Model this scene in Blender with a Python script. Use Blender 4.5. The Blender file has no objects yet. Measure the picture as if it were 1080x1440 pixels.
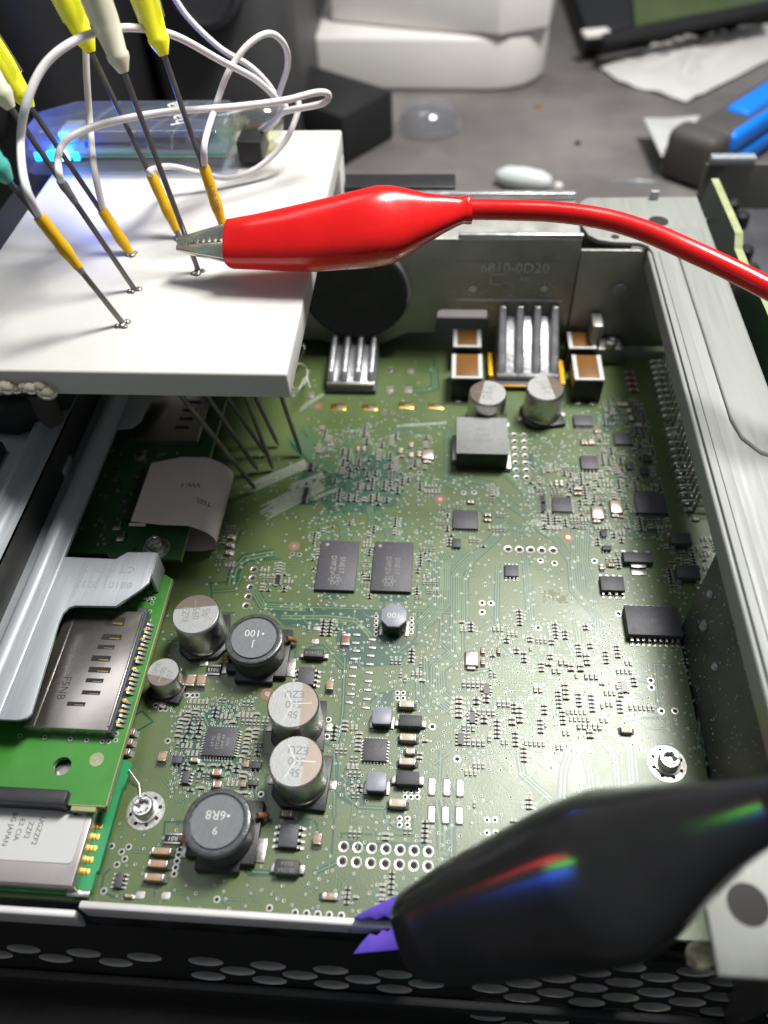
import bpy, bmesh, math, random
from mathutils import Vector, Matrix
random.seed(7)
S = 0.001            # everything below is written in millimetres, circuit-board top at z = 0
ZO = 27.0            # the desk lies 27 mm under the circuit-board top
sc = bpy.context.scene
C = sc.collection

# ---------------------------------------------------------------- camera, world, lamps, exposure
PITCH, YAW, ROLL, FPX, CAMH = math.radians(49.6718), math.radians(6.1705), math.radians(3.1177), 1113.957, 147.224
def _cam_axes():
    cp, sp = math.cos(PITCH), math.sin(PITCH)
    Z = Matrix.Rotation(YAW, 3, 'Z')
    f, d, r = Z @ Vector((0, cp, -sp)), Z @ Vector((0, -sp, -cp)), Z @ Vector((1, 0, 0))
    cr, sr = math.cos(ROLL), math.sin(ROLL)
    return cr * r + sr * d, -sr * r + cr * d, f
RT, DN, FW = _cam_axes()
CAM = Vector((0, 0, CAMH))
cd = bpy.data.cameras.new('camera')
cam = bpy.data.objects.new('camera', cd); C.objects.link(cam); sc.camera = cam
cd.sensor_fit = 'VERTICAL'; cd.sensor_height = 36.0; cd.lens = FPX / 1440 * 36
cd.clip_start = 0.005; cd.clip_end = 10
cam.matrix_world = Matrix.Translation((CAM + Vector((0, 0, ZO))) * S) @ Matrix((RT, -DN, -FW)).transposed().to_4x4()
cd.dof.use_dof = True; cd.dof.focus_distance = 0.160; cd.dof.aperture_fstop = 12.0

w = bpy.data.worlds.new('World'); sc.world = w; w.use_nodes = True
w.node_tree.nodes['Background'].inputs[0].default_value = (0.88, 0.94, 1.0, 1)
w.node_tree.nodes['Background'].inputs[1].default_value = 0.20

def lamp(name, loc, target, power, sx, sy, col=(1, 1, 1)):
    l = bpy.data.lights.new(name, 'AREA'); l.shape = 'RECTANGLE'; l.size = sx * S; l.size_y = sy * S
    l.energy = power; l.color = col
    o = bpy.data.objects.new(name, l); C.objects.link(o)
    loc = Vector(loc); o.location = (loc + Vector((0, 0, ZO))) * S
    o.rotation_euler = (Vector(target) - loc).to_track_quat('-Z', 'Y').to_euler()
    return o
lamp('bench_lamp', (118, 248, 400), (10, 110, 0), 3.7, 75, 150, (1.0, 0.985, 0.95))
lamp('ceiling_lamp', (-420, 500, 1500), (0, 150, 0), 3.2, 900, 300, (0.93, 0.97, 1.0))

sc.view_settings.view_transform = 'Standard'; sc.view_settings.look = 'None'
sc.view_settings.exposure = 0.0; sc.view_settings.gamma = 1.0
sc.render.engine = 'CYCLES'
cy = sc.cycles
cy.use_denoising = True
cy.max_bounces = 8; cy.transparent_max_bounces = 12; cy.caustics_reflective = False; cy.caustics_refractive = False
cy.sample_clamp_indirect = 4.0

# ---------------------------------------------------------------- pixel -> place helpers
def ray(px, py): return RT * ((px - 540) / FPX) + DN * ((py - 720) / FPX) + FW
def P(px, py, z=0.0):
    d = ray(px, py); return CAM + d * ((z - CAMH) / d.z)
def PY(px, py, Y):
    d = ray(px, py); return CAM + d * (Y / d.y)
def PX(px, py, X):
    d = ray(px, py); return CAM + d * (X / d.x)
def PD(px, py, depth): return CAM + ray(px, py) * depth
def proj(p):
    q = Vector(p) - CAM; t = q.dot(FW); return 540 + FPX * q.dot(RT) / t, 720 + FPX * q.dot(DN) / t

# ---------------------------------------------------------------- materials
MATS = {}
def mat(name, col, rough=0.5, metal=0.0, var=0.0, vscale=200.0, bump=0.0, bscale=400.0, spec=0.5, coat=0.0, trans=0.0,
        emit=None, estr=0.0, col2=None, sub=0.0, rvar=0.0, ior=1.45, stretch=None, alpha=None, film=0.0):
    if name in MATS: return MATS[name]
    m = bpy.data.materials.new(name); m.use_nodes = True; MATS[name] = m
    nt = m.node_tree; b = nt.nodes['Principled BSDF']; L = nt.links
    b.inputs['Base Color'].default_value = (*col, 1); b.inputs['Roughness'].default_value = rough
    b.inputs['Metallic'].default_value = metal; b.inputs['Specular IOR Level'].default_value = spec
    b.inputs['Coat Weight'].default_value = coat; b.inputs['Coat Roughness'].default_value = 0.12
    b.inputs['Transmission Weight'].default_value = trans; b.inputs['IOR'].default_value = ior
    if film:
        b.inputs['Thin Film Thickness'].default_value = film; b.inputs['Thin Film IOR'].default_value = 1.6
    if sub:
        b.inputs['Subsurface Weight'].default_value = sub; b.inputs['Subsurface Radius'].default_value = (1, 1, 0.8); b.inputs['Subsurface Scale'].default_value = 0.002
    if emit: b.inputs['Emission Color'].default_value = (*emit, 1); b.inputs['Emission Strength'].default_value = estr
    if alpha is not None: b.inputs['Alpha'].default_value = alpha
    if var or bump or rvar:
        tc = nt.nodes.new('ShaderNodeTexCoord'); src = tc.outputs['Object']
        if stretch:
            mp = nt.nodes.new('ShaderNodeMapping'); mp.inputs['Scale'].default_value = stretch; L.new(src, mp.inputs[0]); src = mp.outputs[0]
    if var or rvar:
        n = nt.nodes.new('ShaderNodeTexNoise'); n.inputs['Scale'].default_value = vscale; n.inputs['Detail'].default_value = 5; n.inputs['Roughness'].default_value = 0.62
        L.new(src, n.inputs['Vector'])
        if var:
            r = nt.nodes.new('ShaderNodeValToRGB'); c2 = col2 or tuple(c * (1 - var) for c in col)
            c1 = col if col2 else tuple(min(1, c * (1 + var)) for c in col)
            r.color_ramp.elements[0].position = 0.32; r.color_ramp.elements[1].position = 0.68
            r.color_ramp.elements[0].color = (*c2, 1); r.color_ramp.elements[1].color = (*c1, 1)
            L.new(n.outputs[0], r.inputs[0]); L.new(r.outputs[0], b.inputs['Base Color'])
        if rvar:
            mr = nt.nodes.new('ShaderNodeMapRange'); mr.inputs[3].default_value = max(0, rough - rvar); mr.inputs[4].default_value = min(1, rough + rvar)
            mr.inputs[1].default_value = .3; mr.inputs[2].default_value = .7
            L.new(n.outputs[0], mr.inputs[0]); L.new(mr.outputs[0], b.inputs['Roughness'])
    if bump:
        n2 = nt.nodes.new('ShaderNodeTexNoise'); n2.inputs['Scale'].default_value = bscale; n2.inputs['Detail'].default_value = 3
        L.new(src, n2.inputs['Vector'])
        bp = nt.nodes.new('ShaderNodeBump'); bp.inputs['Strength'].default_value = bump; bp.inputs['Distance'].default_value = 0.0003
        L.new(n2.outputs[0], bp.inputs['Height']); L.new(bp.outputs[0], b.inputs['Normal'])
    return m

mask_pour = mat('solder_mask_over_copper', (0.070, 0.104, 0.029), 0.40, var=0.14, vscale=60, bump=0.10, bscale=2600, spec=0.85, rvar=0.05)
mask_dark = mat('solder_mask_over_laminate', (0.007, 0.052, 0.027), 0.40, var=0.15, vscale=90, bump=0.08, bscale=2600, spec=0.8)
mask_trace = mat('solder_mask_over_trace', (0.100, 0.160, 0.070), 0.40, spec=0.85)
mask_edge = mat('laminate_edge', (0.27, 0.30, 0.15), 0.6, var=0.15, vscale=300)
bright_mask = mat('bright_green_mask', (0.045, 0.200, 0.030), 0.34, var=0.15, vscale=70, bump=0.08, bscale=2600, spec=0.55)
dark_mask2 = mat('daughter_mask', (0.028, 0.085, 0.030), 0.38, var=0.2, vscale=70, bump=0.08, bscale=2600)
module_mask = mat('module_mask', (0.035, 0.26, 0.10), 0.35, var=0.12, vscale=90, spec=0.5)
tin = mat('tinned_pad', (0.42, 0.41, 0.385), 0.36, 0.8, var=0.12, vscale=900, bump=0.25, bscale=1500)
tin_mat = mat('via_tin', (0.46, 0.48, 0.42), 0.45, 0.35)
gold = mat('gold_pad', (0.90, 0.56, 0.13), 0.30, 1.0, var=0.1, vscale=700)
hole_dark = mat('drilled_hole', (0.012, 0.010, 0.008), 0.7)
copper = mat('bare_copper', (0.24, 0.11, 0.07), 0.5, 0.25, var=0.15, vscale=500)
silk = mat('white_silkscreen', (0.50, 0.51, 0.48), 0.6)
etched = mat('etched_trace_silk', (0.33, 0.36, 0.31), 0.42, 0.2, var=0.2, vscale=1500)
epoxy = mat('chip_epoxy', (0.062, 0.060, 0.070), 0.50, var=0.14, vscale=1200, bump=0.25, bscale=4200, spec=0.5)
epoxy2 = mat('chip_epoxy_dull', (0.042, 0.042, 0.046), 0.55, var=0.14, vscale=1200, bump=0.22, bscale=4200)
ink = mat('laser_marking', (0.24, 0.235, 0.22), 0.6)
ink_black = mat('black_print', (0.03, 0.03, 0.03), 0.6)
ink_grey = mat('grey_print', (0.17, 0.17, 0.16), 0.55)
ferrite_grey = mat('ferrite_grey', (0.225, 0.228, 0.225), 0.62, var=0.08, vscale=800, bump=0.3, bscale=3500)
ferrite_side = mat('ferrite_side', (0.012, 0.016, 0.013), 0.34, var=0.2, vscale=900)
ferrite_dark = mat('ferrite_dark', (0.052, 0.056, 0.062), 0.33, var=0.35, vscale=900, bump=0.35, bscale=1300, coat=0.25)
ferrite_top = mat('ferrite_label_top', (0.135, 0.142, 0.150), 0.55, var=0.1, vscale=900, bump=0.25, bscale=4000)
ferrite_blue = mat('ferrite_small_top', (0.22, 0.23, 0.27), 0.42, var=0.08, vscale=900)
blackpl = mat('black_plastic', (0.016, 0.016, 0.018), 0.42, var=0.2, vscale=500, bump=0.1, bscale=2000)
blackpl_matte = mat('black_plastic_matte', (0.011, 0.011, 0.012), 0.65, var=0.3, vscale=60, bump=0.2, bscale=900)
can_alu = mat('capacitor_can', (0.52, 0.51, 0.48), 0.32, 1.0, var=0.07, vscale=500, bump=0.05, bscale=900, rvar=.06)
can_top = mat('capacitor_top_coating', (0.33, 0.33, 0.325), 0.48, 0.35, var=0.07, vscale=900, bump=0.15, bscale=3200)
can_band = mat('capacitor_polarity_band', (0.30, 0.245, 0.20), 0.30, 0.8, var=0.06, vscale=900)
mlcc = mat('ceramic_capacitor', (0.33, 0.215, 0.135), 0.42, var=0.08, vscale=900)
mlcc_pale = mat('ceramic_capacitor_pale', (0.45, 0.38, 0.30), 0.42, var=0.08, vscale=900)
mlcc_dark = mat('ceramic_capacitor_dark', (0.20, 0.09, 0.05), 0.42, var=0.08, vscale=900)
resist = mat('resistor_black', (0.02, 0.02, 0.022), 0.35)
crystal = mat('crystal_lid', (0.80, 0.70, 0.62), 0.32, 0.85, var=0.05, vscale=400)
alu_cast = mat('cast_aluminium', (0.30, 0.30, 0.275), 0.46, 0.6, var=0.17, vscale=70, bump=0.25, bscale=700, rvar=.1)
alu_fin = mat('cast_aluminium_fin', (0.50, 0.50, 0.52), 0.36, 0.85, var=0.12, vscale=260, bump=0.35, bscale=900, rvar=.08)
zinc = mat('galvanised_sheet', (0.32, 0.34, 0.36), 0.46, 0.25, var=0.07, vscale=500, stretch=(2.5, .12, 2.5), bump=0.10, bscale=900, rvar=.12)
paint_rail = mat('rail_sheet', (0.235, 0.243, 0.225), 0.58, 0.15, var=0.06, vscale=400, stretch=(2.5, .12, 2.5), bump=0.10, bscale=900, rvar=.10)
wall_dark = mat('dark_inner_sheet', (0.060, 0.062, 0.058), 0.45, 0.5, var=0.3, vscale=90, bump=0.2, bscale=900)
steel = mat('steel', (0.60, 0.58, 0.56), 0.30, 1.0, var=0.14, vscale=120, bump=0.08, bscale=900, rvar=.08)
steel_slot = mat('stainless_slot_shell', (0.42, 0.38, 0.36), 0.28, 0.95, var=0.05, vscale=50, bump=0.04, bscale=900, rvar=.06)
needle_m = mat('needle_steel', (0.20, 0.18, 0.17), 0.36, 0.9, var=0.25, vscale=200)
nickel = mat('nickel', (0.66, 0.62, 0.55), 0.24, 1.0, var=0.12, vscale=300, bump=0.1, bscale=600)
white_pl = mat('white_plastic', (0.545, 0.53, 0.505), 0.47, var=0.05, vscale=45, bump=0.14, bscale=500, rvar=.08, sub=0.15)
white_dev = mat('white_device_shell', (0.78, 0.75, 0.72), 0.48, var=0.05, vscale=12)
red_pvc = mat('red_pvc', (0.60, 0.006, 0.006), 0.24, var=0.10, vscale=60, bump=0.22, bscale=110, spec=0.5, coat=0.15, rvar=.07)
black_pvc = mat('black_pvc', (0.017, 0.017, 0.018), 0.17, var=0.3, vscale=50, bump=0.04, bscale=160, spec=0.4)
wire_white = mat('white_wire_jacket', (0.62, 0.60, 0.61), 0.38, var=0.03, vscale=60)
shrink = mat('yellow_sleeve', (0.62, 0.36, 0.008), 0.38, var=0.12, vscale=300, bump=0.2, bscale=600)
hub_yellow = mat('yellow_needle_hub', (0.95, 0.93, 0.04), 0.24, trans=0.12, sub=0.4, var=0.05, vscale=90)
hub_white = mat('white_needle_hub', (0.78, 0.77, 0.60), 0.30, trans=0.25, sub=0.2)
hub_clear = mat('clear_needle_sleeve', (0.90, 0.92, 0.72), 0.15, trans=0.85)
hub_teal = mat('teal_needle_hub', (0.10, 0.55, 0.45), 0.25, trans=0.35)
clear_pl = mat('clear_plastic', (0.93, 0.94, 1.0), 0.05, trans=1.0, ior=1.30)
clear_dome = mat('clear_dome', (0.93, 0.93, 0.93), 0.10, trans=0.92, ior=1.25)
glue = mat('hot_glue', (0.72, 0.66, 0.50), 0.25, trans=0.5, sub=0.2)
solder_blob = mat('solder', (0.24, 0.23, 0.22), 0.45, 0.8, var=0.3, vscale=900, bump=0.5, bscale=1200)
ribbon_m = mat('flat_cable', (0.66, 0.55, 0.54), 0.45, var=0.04, vscale=90)
label_m = mat('paper_label', (0.46, 0.46, 0.46), 0.55)
shield_m = mat('tin_shield', (0.42, 0.38, 0.36), 0.32, 0.95, var=0.08, vscale=60, rvar=.08)
desk_m = mat('desk_mat', (0.150, 0.138, 0.134), 0.50, var=0.35, vscale=16, bump=0.25, bscale=500, rvar=.1)
paper_m = mat('crumpled_paper', (0.60, 0.575, 0.56), 0.7, var=0.05, vscale=30)
blue_pl = mat('blue_plastic', (0.005, 0.19, 0.78), 0.35, var=0.05, vscale=40)
grey_rub = mat('grey_rubber', (0.065, 0.058, 0.055), 0.62, var=0.15, vscale=90, bump=0.15, bscale=900)
orange_tape = mat('amber_winding', (0.15, 0.066, 0.012), 0.40, var=0.25, vscale=1500, stretch=(1, 12, 1))
kapton = mat('amber_film', (0.75, 0.38, 0.02), 0.25)
winding = mat('copper_lead', (0.50, 0.28, 0.12), 0.35, 0.7, var=.2, vscale=900)
led_blue = mat('blue_led', (0.1, 0.4, 1.0), 0.3, emit=(0.0, 0.12, 1.0), estr=22.0)
led_core = mat('blue_led_core', (0.6, 0.9, 1.0), 0.3, emit=(0.10, 0.55, 1.0), estr=16.0)
iris = mat('violet_lit_jaw', (0.42, 0.20, 0.95), 0.42, 0.5, var=.25, vscale=90, col2=(0.10, 0.10, 0.95))  # violet and blue light on the jaws, put into the base colour
fibre = mat('white_fibre', (0.8, 0.8, 0.8), 0.6)

# ---------------------------------------------------------------- mesh builder (absolute millimetres)
class MB:
    def __init__(s): s.v = []; s.f = []; s.mi = []; s.m = 0
    def add(s, vs, fs):
        b = len(s.v); s.v += [Vector(v) for v in vs]; s.f += [tuple(i + b for i in f) for f in fs]; s.mi += [s.m] * len(fs); return s
    def box(s, x0, x1, y0, y1, z0, z1, t=0.0):
        return s.prism([(x0, y0), (x1, y0), (x1, y1), (x0, y1)], z0, z1, t)
    def cbox(s, x, y, z0, sx, sy, h, rot=0.0):
        c, n = math.cos(rot), math.sin(rot)
        return s.prism([(x + c * a - n * b, y + n * a + c * b) for a, b in ((-sx / 2, -sy / 2), (sx / 2, -sy / 2), (sx / 2, sy / 2), (-sx / 2, sy / 2))], z0, z0 + h)
    def prism(s, poly, z0, z1, t=0.0):
        n = len(poly)
        a = sum((poly[i][0] * poly[(i + 1) % n][1] - poly[(i + 1) % n][0] * poly[i][1]) for i in range(n))
        if a < 0: poly = list(reversed(poly))
        cx = sum(p[0] for p in poly) / n; cyy = sum(p[1] for p in poly) / n
        top = [(p[0] + (cx - p[0]) * t, p[1] + (cyy - p[1]) * t, z1) for p in poly]
        vs = [(p[0], p[1], z0) for p in poly] + top
        return s.add(vs, [tuple(range(n - 1, -1, -1)), tuple(range(n, 2 * n))] + [(i, (i + 1) % n, n + (i + 1) % n, n + i) for i in range(n)])
    def hexa(s, bot, top):
        return s.add(list(bot) + list(top), [(3, 2, 1, 0), (4, 5, 6, 7), (0, 1, 5, 4), (1, 2, 6, 5), (2, 3, 7, 6), (3, 0, 4, 7)])
    def ring(s, rings, cap0=True, cap1=True):
        n = len(rings[0]); vs = [p for r in rings for p in r]; fs = []
        for k in range(len(rings) - 1):
            for i in range(n):
                j = (i + 1) % n; fs.append((k * n + i, k * n + j, (k + 1) * n + j, (k + 1) * n + i))
        if cap0: fs.append(tuple(range(n - 1, -1, -1)))
        if cap1: b = (len(rings) - 1) * n; fs.append(tuple(range(b, b + n)))
        return s.add(vs, fs)
    def lathe(s, x, y, prof, n=32, cap0=True, cap1=True, a0=0.0):
        return s.ring([[(x + r * math.cos(a0 + 2 * math.pi * i / n), y + r * math.sin(a0 + 2 * math.pi * i / n), z) for i in range(n)] for r, z in prof], cap0, cap1)
    def axis_lathe(s, o, d, prof, n=20, cap0=True, cap1=True):
        o = Vector(o); d = Vector(d).normalized(); u = d.orthogonal().normalized(); v = d.cross(u)
        return s.ring([[o + d * t + u * (r * math.cos(2 * math.pi * i / n)) + v * (r * math.sin(2 * math.pi * i / n)) for i in range(n)] for r, t in prof], cap0, cap1)
    def tube(s, pts, r, n=10, cap=True):
        pts = [Vector(p) for p in pts]; rings = []
        t = (pts[1] - pts[0]).normalized(); u = t.orthogonal().normalized()
        for i, p in enumerate(pts):
            t = (pts[min(i + 1, len(pts) - 1)] - pts[max(i - 1, 0)]).normalized()
            u = (u - t * u.dot(t)).normalized(); v = t.cross(u)
            rr = r[i] if isinstance(r, (list, tuple)) else r
            rings.append([p + u * (rr * math.cos(2 * math.pi * k / n)) + v * (rr * math.sin(2 * math.pi * k / n)) for k in range(n)])
        return s.ring(rings, cap, cap)
    def strip(s, pts, w, z0, z1):
        """flat ribbon along a polyline in the board plane"""
        n = len(pts); L = []; R = []
        for i, p in enumerate(pts):
            d0 = Vector((p[0] - pts[i - 1][0], p[1] - pts[i - 1][1])) if i else None
            d1 = Vector((pts[i + 1][0] - p[0], pts[i + 1][1] - p[1])) if i < n - 1 else None
            d0 = d0.normalized() if d0 and d0.length > 1e-6 else None; d1 = d1.normalized() if d1 and d1.length > 1e-6 else None
            a = d0 or d1; b = d1 or d0
            if a is None: return s
            m = (a + b); m = m.normalized() if m.length > 1e-4 else a
            nr = Vector((-m.y, m.x)); k = w / 2 / max(0.4, nr.dot(Vector((-a.y, a.x))))
            L.append((p[0] + nr.x * k, p[1] + nr.y * k)); R.append((p[0] - nr.x * k, p[1] - nr.y * k))
        vs = [(x, y, z1) for x, y in L] + [(x, y, z1) for x, y in R] + [(x, y, z0) for x, y in L] + [(x, y, z0) for x, y in R]
        fs = []
        for i in range(n - 1):
            fs += [(n + i, n + i + 1, i + 1, i), (i, i + 1, 2 * n + i + 1, 2 * n + i), (n + i + 1, n + i, 3 * n + i, 3 * n + i + 1)]
        return s.add(vs, fs)
    def build(s, name, mats, parent=None, origin=None, bevel=0.0, seg=2, smooth=40, kind=None, ang=30):
        if not isinstance(mats, (list, tuple)): mats = [mats]
        if origin is None:
            lo = [min(v[i] for v in s.v) for i in range(3)]; hi = [max(v[i] for v in s.v) for i in range(3)]
            origin = Vector(((lo[0] + hi[0]) / 2, (lo[1] + hi[1]) / 2, lo[2]))
        origin = Vector(origin)
        me = bpy.data.meshes.new(name)
        me.from_pydata([(v - origin) * S for v in s.v], [], s.f)
        for m in mats: me.materials.append(m)
        me.polygons.foreach_set('material_index', s.mi)
        if bevel:
            bm = bmesh.new(); bm.from_mesh(me); bmesh.ops.remove_doubles(bm, verts=bm.verts, dist=1e-7)
            es = [e for e in bm.edges if len(e.link_faces) == 2 and e.calc_face_angle(0) > math.radians(ang)]
            bmesh.ops.bevel(bm, geom=es, offset=bevel * S, offset_type='OFFSET', segments=seg, profile=0.5, affect='EDGES', clamp_overlap=True)
            bm.to_mesh(me); bm.free()
        me.polygons.foreach_set('use_smooth', [True] * len(me.polygons)); me.set_sharp_from_angle(angle=math.radians(smooth))
        me.update()
        o = bpy.data.objects.new(name, me); C.objects.link(o)
        place(o, origin, parent)
        if kind: o['kind'] = kind
        return o
ORG = {}
def place(o, origin, parent):
    wpos = (Vector(origin) + Vector((0, 0, ZO))) * S
    ORG[o.name] = wpos
    if parent is not None:
        o.parent = parent; o.location = wpos - ORG[parent.name]
    else: o.location = wpos
def again(src, origin, parent, name=None):
    """another copy of a part and its sub-parts, sharing mesh data"""
    o = src.copy(); C.objects.link(o); place(o, origin, parent)
    for ch in src.children:
        c = ch.copy(); C.objects.link(c); c.parent = o; ORG[c.name] = ORG[o.name] + (ORG[ch.name] - ORG[src.name])
    return o
def thing(name, label, cat, origin, group=None):
    o = bpy.data.objects.new(name, None); C.objects.link(o); o.empty_display_size = 0.005
    place(o, origin, None); o['label'] = label; o['category'] = cat
    if group: o['group'] = group
    return o
def tag(o, label, cat, group=None):
    o['label'] = label; o['category'] = cat
    if group: o['group'] = group
    return o
def structure(o): o['kind'] = 'structure'; return o
def text_mesh(body, size, mx, depth=0.0):
    cu = bpy.data.curves.new('lettering', 'FONT'); cu.body = body; cu.size = size; cu.align_x = 'CENTER'; cu.align_y = 'CENTER'; cu.extrude = depth; cu.resolution_u = 2
    t = bpy.data.objects.new('lettering', cu); dg = bpy.context.evaluated_depsgraph_get()
    C.objects.link(t); bpy.context.view_layer.update()
    me = bpy.data.meshes.new_from_object(t.evaluated_get(bpy.context.evaluated_depsgraph_get())); bpy.data.objects.remove(t)
    vs = [mx @ v.co for v in me.vertices]; fs = [tuple(p.vertices) for p in me.polygons]; bpy.data.meshes.remove(me); bpy.data.curves.remove(cu)
    return vs, fs
def lettering(lines, at, size, rot, m, parent, xdir=None, ydir=None, leading=1.15, name='lettering', depth=0.0, sx=1.0):
    """printed lines on a face; at = centre in mm, rot about Z, or explicit x/y directions"""
    X = Vector(xdir).normalized() if xdir else Vector((math.cos(rot), math.sin(rot), 0))
    Y = Vector(ydir).normalized() if ydir else Vector((-math.sin(rot), math.cos(rot), 0))
    N = X.cross(Y); b = MB(); k = len(lines)
    for i, ln in enumerate(lines):
        sz = size[i] if isinstance(size, (list, tuple)) else size
        c = Vector(at) + Y * ((k - 1) / 2 - i) * (max(size) if isinstance(size, (list, tuple)) else size) * leading
        mx = Matrix(((X.x * sx, Y.x, N.x, c.x), (X.y * sx, Y.y, N.y, c.y), (X.z * sx, Y.z, N.z, c.z), (0, 0, 0, 1)))
        vs, fs = text_mesh(ln, sz, mx, depth); b.add(vs, fs)
    return b.build(name, m, parent)
def catmull(pts, k=8):
    pts = [Vector(p) for p in pts]; out = []
    for i in range(len(pts) - 1):
        a, b, c, d = pts[max(i - 1, 0)], pts[i], pts[i + 1], pts[min(i + 2, len(pts) - 1)]
        for j in range(k):
            t = j / k
            out.append(0.5 * ((2 * b) + (c - a) * t + (2 * a - 5 * b + 4 * c - d) * t * t + (3 * b - a - 3 * c + d) * t ** 3))
    out.append(pts[-1]); return out
def rrect(x0, x1, y0, y1, r, k=4):
    out = []
    for cx, cyy, a in ((x1 - r, y1 - r, 0), (x0 + r, y1 - r, 90), (x0 + r, y0 + r, 180), (x1 - r, y0 + r, 270)):
        for i in range(k + 1):
            t = math.radians(a + 90 * i / k); out.append((cx + r * math.cos(t), cyy + r * math.sin(t)))
    return out
def poly_px(pts, z): return [tuple(P(x, y, z).xy) for x, y in pts]

# ================================================================ THE SETTING
desk = structure(MB().box(-1500, 1500, -500, 2200, -ZO - 12, -ZO).build('desk', desk_m))

# ---------------------------------------------------------------- chassis
chassis = thing('receiver_chassis', 'open sheet metal receiver chassis with pale side rail and black perforated front', 'chassis', (0, 110, -25))
# side wall, cut away in front of the connector
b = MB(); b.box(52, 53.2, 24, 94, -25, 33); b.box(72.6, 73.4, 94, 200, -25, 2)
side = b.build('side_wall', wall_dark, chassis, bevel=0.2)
b = MB(); b.box(-112, 73, 26, 206, -25.5, -24.3); b.build('base_plate', zinc, chassis)
for (px, py, w_, h_, m) in ((1000, 836, 1.7, 1.5, zinc), (991, 880, 2.6, 2.2, paint_rail), (1007, 938, 1.6, 1.3, zinc)):
    c = PX(px, py, 52.0); q = MB(); q.axis_lathe((52.05, c.y, c.z), (-1, 0.15, 0.1), [(w_ * .5, 0), (w_ * .46, .5), (w_ * .25, .8)], 9); q.build('rivet', m, chassis)
lint = MB()
for i in range(150):
    y = random.uniform(44, 93); z = random.uniform(0.5, 30); a = random.gauss(1.3, .5); l = random.choice((.1, .14, .2, .5))
    lint.hexa([(51.99, y - .05, z - .05), (51.99, y + .05, z - .05), (51.99, y + .05 + math.cos(a) * l, z + math.sin(a) * l), (51.99, y - .05 + math.cos(a) * l, z + math.sin(a) * l)],
              [(51.93, y - .05, z - .05), (51.93, y + .05, z - .05), (51.93, y + .05 + math.cos(a) * l, z + math.sin(a) * l), (51.93, y - .05 + math.cos(a) * l, z + math.sin(a) * l)])
lint.build('lint', fibre, side, kind='stuff')
# top rail with corner plates
outl = [(36, 22), (68.5, 22), (68.3, 212), (38.5, 211.5), (36.2, 209), (35.6, 197)]
outl += [(37.0, 192.2), (39.2, 190), (42.8, 189)] + [(49.5, 188.6), (51.4, 187.2), (52.2, 184)]
outl += [(51.9, 46), (50.5, 41.5), (46, 39.5), (39, 38.5), (36, 34)]
rail = MB().prism(outl, 33, 34.2).build('top_rail', paint_rail, chassis, bevel=0.25, seg=2)
MB().prism([(50.9, 41), (52.0, 41), (52.3, 186), (51.2, 186)], 28.5, 33.6).build('inner_lip', paint_rail, rail, bevel=0.5, seg=3)
pl = [(58.0, 196), (58.2, 122), (59.2, 116.5), (62, 112.5), (66.4, 110.5), (68.0, 110.4), (68.0, 196)]
MB().prism(pl, 34.1, 34.9, 0.03).build('raised_panel', paint_rail, rail, bevel=0.4, seg=3)
MB().prism([(53.6, 184), (53.4, 48), (55.6, 48), (55.8, 184)], 34.1, 34.45, 0.0).build('raised_bead', paint_rail, rail, bevel=0.5, seg=3)
for (px, py, r) in ((865, 333, 1.1), (926, 311, 2.6), (1052, 1272, 2.7)):
    c = P(px, py, 34.2); q = MB()
    q.lathe(c.x, c.y, [(r, 34.205), (r * .96, 34.22)], 24, cap0=False); q.build('screw_hole', hole_dark, rail)
q = MB(); c = P(920, 276, 35); q.cbox(c.x, c.y, 33, 2.2, 1.2, 3.6); q.build('locating_tab', zinc, rail, bevel=0.2)
# rear vertical flange of the corner, behind the rail
q = MB(); q.box(34.8, 52, 205, 206.2, -20, 33.0); q.box(34.9, 66.5, 187.4, 188.4, 2, 32.6); q.build('rear_flange', alu_cast, chassis, bevel=0.2)
for (px, py) in ((871, 407), (921, 413)):
    c = PY(px, py, 186.9); q = MB(); q.axis_lathe(c, (0, -1, 0), [(1.75, 0), (1.75, .15), (1.6, .2)], 20); q.build('rivet', zinc, chassis)
# front rim strips and perforated front panel
MB().box(-59.6, -5.4, 31.9, 33.2, -4, 2.6).build('front_rim', mat('bright_rim', (.62, .60, .60), .42, .3, var=.06, vscale=200), chassis, bevel=0.4, seg=3)
MB().box(-110, -60.2, 30.6, 31.9, -5, 1.6).build('front_rim', mat('bright_rim', (.62, .60, .60), .42, .3, var=.06, vscale=200), chassis, bevel=0.4, seg=3)
MB().box(26, 36, 30.2, 32.0, -4, 6.0).build('front_rim', zinc, chassis, bevel=0.5, seg=3)
panel = MB(); holes = []
PO = Vector((0, 31.4, -3.6)); PDN = Vector((0, -9.5, -23)).normalized(); PN = Vector((0, 23, -9.5)).normalized()
HX, HV = 5.65, 2.1
def pan(u, v, n=0.0): return PO + Vector((u, 0, 0)) + PDN * v + PN * n
def holed(px, py):
    edge = 1338 + 0.075 * (px - 60) if px < 640 else 1360 + .03 * (px - 700)
    if px > 660: edge = 1352 + .045 * (px - 700)
    low = 1352 + .055 * px if px < 240 else 1500
    if 212 < px < 258: return False
    if py < edge - 6 or py > low: return False
    if 258 < px < 660 and py > edge + 24: return False
    return True
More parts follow.
